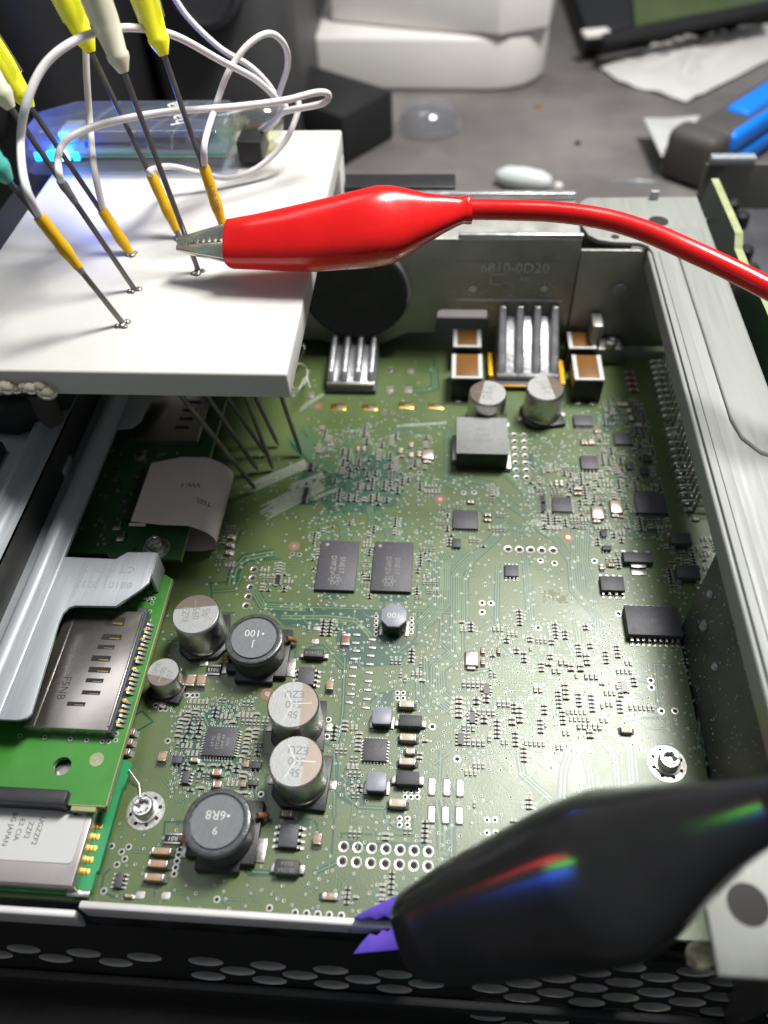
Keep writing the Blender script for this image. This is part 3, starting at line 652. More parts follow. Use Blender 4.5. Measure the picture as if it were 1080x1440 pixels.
# wound choke blocks by the heat sink
for (x0, x1, y0, y1, h, lab) in ((2.3, 10.6, 165.2, 175.4, 8, 1), (34.9, 42.7, 165.3, 175.7, 8, 1), (2.6, 10.4, 178.5, 186.5, 8, 0), (34.5, 42, 178.5, 186, 8, 0)):
    o = MB().box(x0, x1, y0, y1, .3, h - .3).build('choke_block', ferrite_side, board, bevel=.3); take((x0 + x1) / 2, (y0 + y1) / 2, x1 - x0 + 1, y1 - y0 + 1)
    MB().box(x0, x0 + 1.15, y0, y1, h - .8, h).build('end_plate', label_m, o, bevel=.1); MB().box(x1 - 1.15, x1, y0, y1, h - .8, h).build('end_plate', label_m, o, bevel=.1)
    MB().box(x0 + 1.1, x1 - 1.1, y0 + .05, y1 - .05, h - .8, h - .06).build('winding', orange_tape, o, bevel=.05)
    q = MB(); q.box(x0 + 1.1, x1 - 1.1, y0, y0 + .8, h - .5, h - .02); q.build('end_plate', label_m, o)
    q = MB(); q.cbox(x0 + 2.0, y0 - .5, .04, 1.6, 1.2, .3); q.cbox(x1 - 2.0, y0 - .5, .04, 1.6, 1.2, .3); q.build('solder_tab', tin, o, bevel=.1)
q = MB(); q.box(-32.6, -18.6, 167.0, 185, .1, 1.6); q.build('amplifier_chip', epoxy, board, bevel=.1); take(-25.5, 176, 16, 20)
q = MB(); q.box(14, 32.4, 170.0, 186, .2, 1.9); q.build('amplifier_chip', epoxy, board, bevel=.1); take(23, 178, 20, 19)
q = MB(); q.box(12.9, 33.4, 169.6, 171.4, 1.0, 1.75); q.box(32.3, 33.6, 170, 180, 1.5, 2.6); q.box(12.6, 13.8, 172, 182, 1, 3.4); q.build('insulating_film', kapton, board, bevel=.2)

# --- plated holes
def ringed(x, y, ro, ri, n=20, q=None):
    q = q or MB(); q.m = 0; q.ring([[(x + r * math.cos(2 * math.pi * i / n), y + r * math.sin(2 * math.pi * i / n), z) for i in range(n)] for r, z in ((ro, .012), (ro, .05), (ri * 1.08, .06), (ri, .03))], False, False)
    q.m = 1; q.add([(x + ri * math.cos(2 * math.pi * i / n), y + ri * math.sin(2 * math.pi * i / n), .015) for i in range(n)], [tuple(range(n))]); q.m = 0; return q
_hp = {}
def plated(px, py, ro=.78, ri=.45, pos=None):
    c = pos or P(px, py, 0); take(c.x, c.y, 2 * ro, 2 * ro); k = (ro, ri)
    if k in _hp: return again(_hp[k], (c.x, c.y, 0.012), board)
    _hp[k] = ringed(c.x, c.y, ro, ri).build('plated_hole', [tin, hole_dark], board, origin=(c.x, c.y, .012))
for i in range(7):
    for j in range(2): plated(0, 0, .98, .56, Vector((-15.49 + 2.54 * i, 45.28 - 2.54 * j, 0)))
for i in range(2):
    for j in range(7): plated(0, 0, .85, .5, Vector((19.1 + 2.54 * i, 151.98 - 2.54 * j, 0)))
for p in ((357, 801), (355, 813), (352, 826), (349, 839), (346, 852)): plated(*p, .95, .55)
for p in ((714.4, 772), (730.4, 772.7), (746, 773), (761.8, 773.8), (777.8, 774)): plated(*p, 1.0, .58)
for p in ((760, 788.5), (780, 792), (678, 848), (690.5, 848.5), (678, 861), (757, 883), (870, 863), (915, 957), (916, 967), (930, 1000), (949, 1000), (836, 789), (589, 1020), (652, 693), (666.5, 692.5), (590, 665), (608, 1022), (643, 1067.5)): plated(*p, .72, .4)
for i, p in enumerate(((460, 60), (505, 60), (467, 93), (512, 93), (472, 125), (520, 127), (480, 160), (525, 160), (487, 192), (535, 193), (497, 227), (543, 228), (507, 262), (550, 262))): plated(p[0] / 4 + 840, p[1] / 4 + 640, .72, .42)
for p in ((540, 580.5), (553, 580.5), (171, 1198), (181, 1191), (175.5, 1208), (164.5, 1216), (157, 1190), (146, 1253), (305, 1265), (379, 1277), (415, 1283.5), (431, 1284.5), (447, 1285.5), (463, 1286.5), (480, 1287.5), (236, 1042), (367, 1117), (253, 1195), (251, 1202), (249, 1211), (247, 1220), (245, 1229), (219, 992), (226, 997), (233, 997), (263, 978), (271, 978), (277, 978), (462, 1012), (460, 1036), (411, 779), (421, 780)): plated(*p, .62, .33)
for r in ((562, 1151.5), (573, 1151.5), (562, 1160), (573, 1160), (570, 1112), (578, 1112), (587, 1112), (570, 1121), (578, 1121), (587, 1121), (559, 974.5), (567, 974.5), (559, 982), (567, 982), (529, 867), (529, 873.5), (529, 879.5), (529, 886), (528.5, 892), (579, 870), (579, 876), (579, 882.5), (578.5, 889), (685, 1153), (696, 1153), (685, 1171), (697, 1171)): plated(*r, .52, .3)
# fiducials and mounting screws
for p in ((414, 768), (619, 702), (799, 755.5), (376, 976), (447, 571)):
    c = P(*p, 0); take(c.x, c.y, 3, 3)
    q = MB(); q.lathe(c.x, c.y, [(1.35, .01), (1.35, .03), (.62, .03)], 28, cap0=False); o = q.build('fiducial', copper, board)
    q = MB(); q.lathe(c.x, c.y, [(.55, .03), (.55, .06), (.2, .06)], 20, cap0=False); q.build('fiducial_pad', tin, o)
def screw(px, py, parent, z=0.0, wash=3.6, head=1.95):
    c = P(px, py, z); x, y = c.x, c.y
    if parent is board: take(x, y, 2 * wash, 2 * wash)
    q = MB(); q.lathe(x, y, [(wash, z + .01), (wash, z + .06), (head * .6, z + .06)], 40, cap0=False)
    for i in range(8): pass
    o = q.build('screw_pad', tin, parent)
    q = MB()
    for i in range(8):
        a = i * math.pi / 4 + .3; q.lathe(x + wash * .76 * math.cos(a), y + wash * .76 * math.sin(a), [(.36, z + .062), (.36, z + .075)], 12, cap0=False)
    q.build('pad_hole', hole_dark, o, kind='stuff')
    q = MB(); n = 48
    def rg(r, zz, star=0.0): return [(x + r * (1 + star * math.cos(6 * 2 * math.pi * i / n)) * math.cos(2 * math.pi * i / n), y + r * (1 + star * math.cos(6 * 2 * math.pi * i / n)) * math.sin(2 * math.pi * i / n), zz) for i in range(n)]
    q.ring([rg(head * 1.28, z + .06), rg(head * 1.25, z + .5), rg(head, z + .55), rg(head, z + 2.3), rg(head * .9, z + 2.65), rg(head * .66, z + 2.7), rg(head * .56, z + 2.6, .14), rg(head * .52, z + 1.5, .14)], False, True)
    q.build('screw_head', steel, o, smooth=35)
screw(205, 1140, board); screw(938, 1074, board)
# --- solder pads
def pad(px, py, wpx, hpx, m=tin, dome=.12):
    x, y, sx, sy = rect_px(px - wpx / 2, px + wpx / 2, py - hpx / 2, py + hpx / 2, 0); take(x, y, sx, sy)
    q = MB(); q.prism(rrect(x - sx / 2, x + sx / 2, y - sy / 2, y + sy / 2, min(sx, sy) * .18, 2), .012, .05 + dome, .16); return q.build('solder_pad', m, board, bevel=.03)
for p in ((607, 1107), (628, 1108), (646.5, 1109), (606.5, 1146), (626, 1147), (645.5, 1148)): pad(*p, 11, 27, tin, .3)
for p in ((197, 1259, 15, 13), (233, 1260, 15, 13), (445.5, 884, 12, 6), (443, 902, 12, 8), (548, 520, 9, 8), (577, 522, 10, 7), (574, 548, 12, 9), (548, 547, 11, 9), (410, 553, 10, 9), (437, 555, 10, 9), (548, 582 - 60, 6, 5), (483, 891, 6, 6)): pad(*p)
for p in ((476, 572, 22, 9), (520, 573, 22, 8), (571, 570, 22, 9), (613, 571, 22, 8)):
    pad(*p, gold, .06); pad(p[0] + 3, p[1] + 1, 11, 5, tin, .2)
for zx, zy in ((630, 380), (735, 410), (635, 430), (725, 460), (620, 480), (720, 515), (615, 535), (715, 568), (610, 590), (710, 622), (605, 643), (705, 677), (600, 703), (700, 735), (590, 757), (695, 790), (635, 328), (735, 358)):
    pad(360 + zx / 4.5, 820 + zy / 4.5, 12, 3.6, tin, .15)
# --- bent pins of the side connector
conn = thing('side_connector', 'black side connector with two rows of bent silver pins behind the pale rail', 'connector', (71, 150, 0))
MB().box(69.4, 72.2, 116, 182, 1.5, 25).build('housing', blackpl, conn, bevel=.4)
for j in range(22):
    y = 179.5 - 2.54 * j * .97
    if j in (10,): continue
    for k, (xt, zt) in enumerate(((57.6, 3.2), (61.0, 6.4))):
        q = MB(); q.tube([(69.8, y, zt), (xt + .9, y, zt), (xt + .25, y, zt - .3), (xt, y, zt - 1), (xt, y, .05)], .34, 8); q.build('pin', tin, conn)
TAKEN.append((55, 73, 120, 184))

# --- copper detail: dark clearances, trace bundles, vias, tiny parts (all too small to pick apart singly)
dark_q, trace_q, etch_q = MB(), MB(), MB()
def pxl(pts): return [tuple(P(x, y, 0).xy) for x, y in pts]
def offset_poly(pts, d):
    out = []; n = len(pts)
    for i, p in enumerate(pts):
        a = Vector((p[0] - pts[i - 1][0], p[1] - pts[i - 1][1])).normalized() if i else None
        b_ = Vector((pts[i + 1][0] - p[0], pts[i + 1][1] - p[1])).normalized() if i < n - 1 else None
        a = a or b_; b_ = b_ or a; m = (a + b_).normalized(); nr = Vector((-m.y, m.x)); k = d / max(.5, nr.dot(Vector((-a.y, a.x))))
        out.append((p[0] + nr.x * k, p[1] + nr.y * k))
    return out
def bundle(px_pts, n, pitch=.42, w=None, dark=True):
    pts = pxl(px_pts); pitch *= 1.22
    if dark: dark_q.strip(pts, n * pitch + pitch * .7, .0, .010 + random.random() * .004)
    for i in range(n): trace_q.strip(offset_poly(pts, (i - (n - 1) / 2) * pitch), w or pitch * .50, .0, .034 + random.random() * .004)
B = bundle
# central fan-out from beneath the memory chips to the big processor field
B([(562, 730), (560, 762), (548, 790)], 3); B([(620, 860), (620, 905), (640, 925), (690, 938)], 1)
B([(614, 790), (614, 855), (590, 880)], 6, .42); B([(622, 776), (628, 790), (627, 850), (600, 878)], 4, .4)
B([(655, 770), (625, 800), (625, 830)], 4, .42); B([(712, 738), (690, 762), (648, 800), (640, 812), (640, 915), (612, 940), (612, 980), (640, 1002)], 4, .44)
B([(648, 810), (647, 920), (620, 942), (622, 975), (655, 1000)], 3, .42); B([(664, 790), (655, 812), (655, 880)], 2)
B([(700, 795), (698, 870), (706, 905), (730, 925)], 2); B([(738, 776), (742, 830), (746, 872), (752, 880)], 3, .4)
B([(588, 935), (590, 980), (606, 1000)], 3, .4); B([(598, 925), (600, 960), (625, 990)], 2, .42)
# long bundles across the right half
B([(640, 672), (690, 680), (705, 700), (735, 722), (760, 745), (783, 760), (803, 790), (806, 830), (840, 868), (842, 898), (870, 905)], 3, .46)
B([(690, 640), (720, 665), (745, 690), (775, 715)], 5, .5); B([(700, 655), (735, 690), (765, 725), (785, 745)], 3, .46)
B([(560, 670), (590, 672), (630, 680), (655, 690), (680, 715), (700, 735), (745, 748)], 4, .44)
B([(812, 745), (812, 800), (815, 828), (835, 850)], 6, .40); B([(825, 735), (822, 790), (830, 818)], 3, .42)
B([(545, 610), (580, 595), (620, 596), (630, 606), (630, 665), (650, 685)], 3, .44); B([(556, 650), (556, 615), (575, 606), (600, 607)], 2)
B([(478, 640), (495, 615), (497, 600)], 2); B([(430, 600), (440, 620), (470, 635)], 3, .44); B([(413, 610), (450, 650), (475, 660)], 6, .55)
B([(750, 660), (765, 653), (815, 653)], 1); B([(860, 690), (862, 670), (880, 662)], 2); B([(850, 700), (855, 740), (850, 765)], 2)
B([(885, 735), (890, 755), (930, 758)], 2); B([(894, 725), (890, 745)], 4, .42)
# around the memory
B([(455, 720), (455, 752), (462, 762)], 4, .42); B([(470, 725), (485, 740), (487, 760)], 5, .40); B([(545, 725), (560, 745), (563, 762)], 5, .40); B([(530, 722), (545, 745), (552, 762)], 4, .4)
B([(590, 740), (605, 760), (604, 830)], 1); B([(520, 712), (525, 750)], 3)
B([(392, 853), (470, 855), (545, 857), (640, 862)], 1); B([(360, 835), (370, 852), (430, 856)], 3, .5); B([(395, 868), (460, 868), (500, 872), (522, 895)], 2, .6)
B([(340, 810), (330, 830), (300, 832)], 1); B([(385, 778), (345, 785), (330, 800), (325, 822)], 2, .8)
# left part
B([(300, 1000), (300, 1020)], 1); B([(318, 985), (318, 1016)], 1); B([(280, 1003), (290, 1025)], 3, .5); B([(330, 1005), (322, 1020)], 2, .5)
B([(335, 1070), (350, 1095), (352, 1115)], 2, .6); B([(315, 1068), (330, 1090)], 3, .5); B([(284, 1108), (262, 1108), (258, 1092)], 1)
B([(355, 1085), (362, 1125)], 1); B([(440, 1228), (455, 1222), (475, 1212)], 1); B([(400, 1228), (356, 1226), (350, 1218)], 1)
B([(485, 925), (482, 1000), (478, 1030), (470, 1060), (470, 1150)], 1); B([(483, 935), (455, 905)], 1)
B([(507, 1080), (485, 1095), (487, 1120), (505, 1135), (540, 1137)], 1); B([(541, 1140), (545, 1155), (560, 1165), (580, 1165)], 1)
B([(617, 1125), (622, 1160), (622, 1195)], 2, .7); B([(629, 1125), (635, 1140), (635, 1210)], 1); B([(545, 1000), (540, 1025)], 2)
B([(502, 1195), (505, 1180)], 1); B([(640, 1230), (720, 1205), (760, 1195)], 1)
# right lower
B([(730, 1060), (735, 1090), (760, 1112), (775, 1125)], 2, .5); B([(800, 1060), (792, 1085), (790, 1130)], 2, .6); B([(822, 1060), (830, 1090), (835, 1130)], 2, .5); B([(850, 1045), (865, 1065), (868, 1105)], 2, .5)
B([(865, 1030), (885, 1050), (888, 1100)], 2, .5); B([(893, 1065), (897, 1100)], 1); B([(872, 1010), (900, 1003), (925, 1003)], 2, .8); B([(880, 980), (905, 1000), (925, 1004)], 2, .5)
B([(920, 935), (925, 990), (930, 998)], 1); B([(918, 935), (950, 935)], 1); B([(860, 950), (890, 952), (912, 957)], 2, .5)
B([(775, 880), (775, 920), (780, 935)], 2, .5); B([(790, 880), (800, 905), (812, 930)], 2, .5); B([(808, 870), (815, 905), (826, 930)], 2, .45)
B([(620, 1055), (618, 1100)], 1); B([(640, 1025), (660, 1010)], 3, .4); B([(630, 1060), (610, 1075)], 1)
B([(980, 1060), (985, 1000), (982, 960)], 1); B([(640, 1005), (700, 1003)], 1); B([(660, 945), (690, 940)], 2, .5)
B([(730, 612), (768, 617)], 1); B([(520, 640), (510, 605)], 1); B([(610, 516), (612, 545), (600, 549), (580, 549)], 2, .7); B([(585, 521), (605, 521)], 1)
# dark laminate islands
for pts in (((462, 655), (515, 636), (560, 642), (568, 690), (556, 712), (520, 722), (465, 725), (452, 705)), ((450, 833), (490, 834), (488, 842), (455, 843)), ((530, 836), (574, 837), (573, 846), (535, 846)),
            ((375, 855), (560, 856), (560, 880), (500, 890), (400, 880)), ((470, 890), (520, 880), (590, 905), (560, 935), (500, 940), (478, 925)), ((470, 1120), (500, 1085), (520, 1115), (515, 1132), (492, 1132)), ((483, 1182), (600, 1186), (600, 1198), (480, 1192)),
            ((737, 638), (750, 638), (750, 655), (738, 655)), ((840, 585), (870, 565), (880, 590), (850, 610)), ((820, 735), (835, 735), (836, 758), (825, 765)), ((255, 1000), (330, 985), (345, 1080), (300, 1100), (250, 1090)),
            ((320, 1158), (345, 1158), (338, 1222), (320, 1222)), ((396, 1152), (440, 1154), (438, 1165), (410, 1160)), ((470, 855), (520, 868), (540, 900), (500, 880)), ((540, 975), (552, 972), (553, 992), (528, 995)),
            ((405, 615), (440, 640), (470, 655), (455, 668), (410, 630)), ((430, 655), (450, 660), (445, 710), (405, 710)), ((885, 720), (935, 722), (930, 750), (890, 750)), ((700, 900), (880, 905), (890, 1045), (705, 1050)) if False else ((706, 920), (712, 920), (712, 926), (706, 926))):
    dark_q.prism(pxl(pts), 0, .004 + .0006 * len(dark_q.v) ** .3 * .3 + random.random() * .003)
for pts in (((352, 840), (372, 852), (390, 854)), ((248, 1160), (254, 1156), (262, 1158)), ((228, 1192), (232, 1156), (260, 1155)), ((216, 1262), (222, 1240), (226, 1238)), ((390, 1150), (440, 1152), (446, 1160), (445, 1195)), ((470, 930), (484, 948), (480, 1018), (462, 1046), (440, 1046)), ((445, 1046), (470, 1050), (476, 1080), (470, 1150), (466, 1205)),
            ((420, 925), (436, 910), (458, 906), (470, 920)), ((415, 930), (416, 905), (408, 890)), ((520, 988), (533, 975), (556, 972)), ((556, 972), (574, 974), (575, 988)), ((487, 1078), (478, 1100), (488, 1120), (505, 1136), (541, 1138), (547, 1156), (557, 1166), (580, 1166), (580, 1150)),
            ((360, 1215), (344, 1206), (345, 1225), (352, 1231), (385, 1231)), ((540, 858), (540, 846), (530, 840)), ((520, 895), (532, 902), (580, 902), (586, 895), (587, 862)), ((340, 745), (330, 770), (305, 772)), ((330, 862), (300, 862), (296, 820), (330, 818), (345, 790), (395, 786)), ((620, 1205), (740, 1206), (800, 1190)),
            ((700, 655), (758, 655)), ((760, 700), (760, 654), (815, 653)), ((880, 735), (888, 757), (935, 760)), ((838, 735), (840, 765), (862, 770)), ((870, 720), (868, 745), (846, 752)), ((540, 500), (610, 500), (612, 545)), ((975, 955), (985, 1010), (992, 1080)), ((640, 1205), (640, 1120), (628, 1090)),
            ((160, 1262), (142, 1252), (146, 1230), (155, 1222)), ((480, 1178), (480, 1172), (600, 1176)), ((345, 1110), (372, 1110), (376, 1130)), ((385, 1010), (372, 1010), (370, 1060), (385, 1062)), ((385, 1090), (374, 1090), (373, 1110)), ((180, 1010), (200, 1000), (215, 1015), (190, 1030))):
    W_ = pxl(pts); dark_q.strip(W_, .42, 0, .011 + random.random() * .003)
# bare etched bundles near the needle tips
for a, c_, n in (((345, 690), (432, 652), 6), ((365, 725), (452, 680), 9), ((400, 690), (455, 668), 4), ((436, 704), (475, 688), 2), ((422, 575), (458, 553), 2), ((420, 610 - 30), (440, 566), 1), ((555, 600), (628, 595), 2), ((745, 733), (790, 745), 3)):
    p0, p1 = P(*a, 0), P(*c_, 0); d = (p1 - p0); nn = Vector((-d.y, d.x, 0)).normalized()
    for i in range(n):
        for j_ in (0, 1):
            o_ = nn * ((i - (n - 1) / 2) * .56 + j_ * .28); s0 = random.uniform(0, .25); etch_q.strip([tuple((p0 + d * s0 + o_).xy), tuple((p1 + o_).xy)], .17, 0, .042)
# random short stubs with a via at the end
vias = []
def via_ok(x, y, dmin):
    return free(x, y, .25) and all((x - a) ** 2 + (y - b_) ** 2 > dmin * dmin for a, b_ in vias)
def vias_in(rect, n, dmin=.8, sd=None):
    k = 0; t = 0
    while k < n and t < n * 12:
        t += 1; px, py = random.uniform(rect[0], rect[1]), random.uniform(rect[2], rect[3]); c = P(px, py, 0)
        x, y = round(c.x / .3) * .3, round(c.y / .3) * .3
        if via_ok(x, y, dmin): vias.append((x, y)); k += 1
tiny_w, tiny_b, tiny_t, tiny_d = MB(), MB(), MB(), MB()
def tiny_one(x, y, hor, size, light):
    sx, sy = (size if hor else (size[1], size[0])); take(x, y, sx + .16, sy + .16)
    h = size[1] * .85; e = .28
    body = tiny_w if light else tiny_b
    dx, dy = (1, 0) if hor else (0, 1); L_ = size[0]
    body.cbox(x, y, .05, sx * (1 - 2 * e * dx) * (.97 if dy else 1), sy * (1 - 2 * e * dy) * (.97 if dx else 1), h * .96)
    for s_ in (-1, 1):
        tiny_t.cbox(x + s_ * dx * L_ * (.5 - e / 2), y + s_ * dy * L_ * (.5 - e / 2), .02, sx * (e if dx else 1), sy * (e if dy else 1), h)
        tiny_t.cbox(x + s_ * dx * L_ * .62, y + s_ * dy * L_ * .62, .02, sx * (.24 if dx else .9), sy * (.24 if dy else .9), .1)
        if random.random() < .55:
            l_ = L_ * .62 + random.choice((.45, .6, .8)); vx, vy = x + s_ * dx * l_, y + s_ * dy * l_
            if free(vx, vy, .2) and all((vx - a_) ** 2 + (vy - b_) ** 2 > .4 for a_, b_ in vias):
                vias.append((vx, vy)); trace_q.strip([(x + s_ * dx * L_ * .6, y + s_ * dy * L_ * .6), (vx, vy)], .22, 0, .03)
def tiny_in(rect, n, light=.4, size=(1.0, .5), dmin=.25, xonly=False):
    k = 0; t = 0
    while k < n and t < n * 14:
        t += 1; px, py = random.uniform(rect[0], rect[1]), random.uniform(rect[2], rect[3]); c = P(px, py, 0)
        x, y = round(c.x / .5) * .5, round(c.y / .5) * .5; hor = xonly or random.random() < .5; lt = random.random() < light
        for i in range(random.choice((1, 2, 3, 3, 4, 5))):
            xx, yy = (x, y + i * (size[1] + .35)) if hor else (x + i * (size[1] + .35), y)
            if k >= n or not free(xx, yy, size[0] * .5 + .1 if not i else .3): break
            tiny_one(xx, yy, hor, size, lt); k += 1
T = tiny_in
T((470, 560, 645, 712), 85, .25, (1.0, .55), .05, True); T((470, 545, 610, 646), 26); T((545, 600, 612, 690), 46); T((440, 475, 600, 640), 20); T((595, 612, 670, 695), 8)
T((850, 905, 560, 615), 34); T((890, 955, 570, 690), 80, .3); T((840, 895, 615, 695), 60); T((740, 800, 655, 700), 34); T((800, 850, 660, 735), 62); T((765, 815, 718, 745), 26); T((850, 880, 700, 730), 10)
T((940, 965, 600, 720), 30, .2); T((900, 960, 720, 745), 22); T((836, 880, 735, 800), 24); T((860, 880, 565, 600), 8)
T((612, 700, 690, 770), 40); T((440, 452, 762, 830), 16, .3, (.8, .42)); T((508, 521, 755, 842), 26, .3, (.8, .42)); T((586, 606, 765, 842), 34, .3, (.8, .42)); T((430, 560, 735, 760), 16, .3, (.8, .42))
T((362, 402, 800, 832), 24, .5, (.9, .45)); T((300, 330, 740, 800), 14); T((250, 345, 985, 1020), 30, .6); T((250, 285, 1010, 1075), 24, .6); T((335, 362, 1000, 1075), 24, .6); T((256, 350, 1070, 1115), 22, .5)
T((470, 505, 1010, 1080), 22, .5); T((490, 515, 1085, 1120), 8); T((420, 475, 880, 910), 12, .3); T((585, 605, 1040, 1080), 3)
T((690, 895, 915, 1050), 95, .5, (1.0, .5), .1); T((715, 830, 930, 1040), 34, .85, (1.2, .65), .05); T((640, 705, 960, 1050), 38, .3, (1.2, .6)); T((690, 770, 875, 925), 22, .4); T((765, 830, 880, 930), 18, .3); T((845, 890, 930, 1000), 18, .4); T((550, 600, 920, 960), 14, .3)
T((985, 1018, 690, 790), 34, .3); T((930, 1000, 735, 830), 30, .3); T((960, 1000, 850, 1100), 16, .1); T((650, 760, 1060, 1180), 18, .4); T((480, 610, 1170, 1186), 12, .5); T((470, 600, 1252, 1275), 26, .5, (.8, .5), .02, True); T((640, 700, 855, 900), 6)
# chip arrays as little ladders
for px, py, k in ((437, 658, 5), (431, 692, 5), (428, 703, 5), (391, 817, 6), (877, 967, 6), (684, 970, 4), (664, 1010, 4), (648, 1040, 4), (763, 703, 4), (764, 716, 4)):
    c = P(px, py, 0); take(c.x, c.y, 2.6, 2.8)
    tiny_b.cbox(c.x, c.y, .05, 1.1, 2.3, .5)
    for i in range(k):
        for s in (-1, 1): tiny_t.cbox(c.x + s * .75, c.y - 1.1 + 2.2 * i / (k - 1), .02, .55, .26, .38)
Vv = vias_in
Vv((400, 640, 505, 600), 47, 1.0); Vv((440, 620, 590, 735), 150, .62); Vv((600, 760, 600, 720), 47); Vv((730, 960, 560, 760), 198, .62); Vv((430, 620, 735, 850), 95, .66); Vv((290, 430, 640, 860), 118, .9)
Vv((600, 760, 720, 900), 71, .8); Vv((760, 1000, 760, 900), 95, .75); Vv((680, 900, 870, 1060), 191, .55); Vv((590, 700, 880, 1060), 95, .7); Vv((840, 980, 900, 1060), 63, .8); Vv((640, 900, 1050, 1180), 71, .9)
Vv((240, 360, 980, 1120), 102, .62); Vv((460, 520, 870, 1130), 71, .7); Vv((520, 600, 890, 1090), 63, .75); Vv((150, 460, 1120, 1280), 47, 1.1); Vv((420, 640, 1130, 1290), 55, .9); Vv((210, 480, 860, 1000), 55, 1.0); Vv((960, 1020, 690, 1090), 47, .8); Vv((380, 640, 850, 870), 20, 1.0)
for i in range(16):      # stitching row along the pour edge
    c = P(398 + i * 12.4, 849.5 + i * .35, 0)
    if via_ok(c.x, c.y, .6): vias.append((c.x, c.y))
via_q = MB(); via_q.m = 0
for x, y in vias:
    r = random.choice((.25, .28, .31)); n = 10
    via_q.m = 0; via_q.ring([[(x + q_ * math.cos(2 * math.pi * i / n), y + q_ * math.sin(2 * math.pi * i / n), z) for i in range(n)] for q_, z in ((r, .012), (r * .96, .05), (r * .62, .055), (r * .56, .03))], False, False)
    via_q.m = 1; via_q.add([(x + r * .58 * math.cos(2 * math.pi * i / n), y + r * .58 * math.sin(2 * math.pi * i / n), .02) for i in range(n)], [tuple(range(n))])
    if random.random() < .42:
        a = random.choice((0, .785, 1.571, 2.356, 3.142, 3.927, 4.712, 5.498)); l = random.uniform(.8, 2.4); l2 = random.uniform(.3, 2.0); a2 = a + random.choice((-.785, .785, 0))
        p1 = (x + l * math.cos(a), y + l * math.sin(a)); p2 = (p1[0] + l2 * math.cos(a2), p1[1] + l2 * math.sin(a2))
        if free(*p1, .1) and free(*p2, .1):
            zz = random.random() * .004; dark_q.strip([(x, y), p1, p2], .44, 0, .0055 + zz * .3); trace_q.strip([(x, y), p1, p2], .2, 0, .028 + zz)
# clearance discs round the vias
for x, y in vias:
    if random.random() < .6:
        n = 10; dark_q.add([(x + .44 * math.cos(2 * math.pi * i / n), y + .44 * math.sin(2 * math.pi * i / n), .0085) for i in range(n)], [tuple(range(n))])
# ball-grid via fields
ball_q = MB()
def balls(pts, pitch, m_r=.14, skip=.12):
    W_ = pxl(pts); xs = [p[0] for p in W_]; ys = [p[1] for p in W_]
    def inside(x, y):
        r_ = False; n = len(W_)
        for i in range(n):
            (xa, ya), (xb, yb) = W_[i], W_[i - 1]
            if (ya > y) != (yb > y) and x < (xb - xa) * (y - ya) / (yb - ya) + xa: r_ = not r_
        return r_
    x = min(xs)
    while x < max(xs):
        y = min(ys)
        while y < max(ys):
            if inside(x, y) and free(x, y, .02) and random.random() > skip:
                n = 6; ball_q.ring([[(x + r * math.cos(1.047 * i), y + r * math.sin(1.047 * i), z) for i in range(n)] for r, z in ((m_r, .012), (m_r * .8, .05))], False, True)
            y += pitch
        x += pitch
balls(((462, 655), (515, 636), (560, 642), (568, 690), (556, 712), (520, 722), (465, 725), (452, 705)), .58)
balls(((690, 922), (890, 925), (900, 1045), (700, 1052)), .62, .13, .25)
dark_q.build('copper_clearance', mask_dark, board, kind='stuff'); trace_q.build('copper_trace', mask_trace, board, kind='stuff'); etch_q.build('etched_trace', etched, board, kind='stuff')
via_q.build('via', [tin_mat, hole_dark], board, kind='stuff', smooth=60); ball_q.build('ball_pad', mat('ball_pad_green', (0.20, 0.30, 0.20), .4, .3), board, kind='stuff')
tiny_tin = mat('tiny_terminal_tin', (.30, .30, .27), .5, .4)
tiny_w.build('tiny_capacitor', mat('tiny_ceramic', (.30, .27, .22), .5), board, kind='stuff'); tiny_b.build('tiny_resistor', resist, board, kind='stuff'); tiny_t.build('tiny_terminal', tiny_tin, board, kind='stuff')
dust = MB()
for i in range(420):
    c = P(random.uniform(120, 1000), random.uniform(560, 1280), 0)
    if free(c.x, c.y, .1): dust.cbox(c.x, c.y, .04, random.uniform(.05, .22), .05, .03, random.uniform(0, 3.1))
dust.build('dust', fibre, board, kind='stuff')
c = P(781, 838, 0); q = MB()    # pale printed square beside the long trace bundle
for i in range(13):
    for j in range(8):
        if random.random() < .55: q.cbox(c.x - 2.6 + i * .42, c.y + 1.6 - j * .46, .01, .4, .4, .006)
q.build('printed_block', mat('worn_silkscreen', (.16, .17, .10), .6), board, kind='stuff')

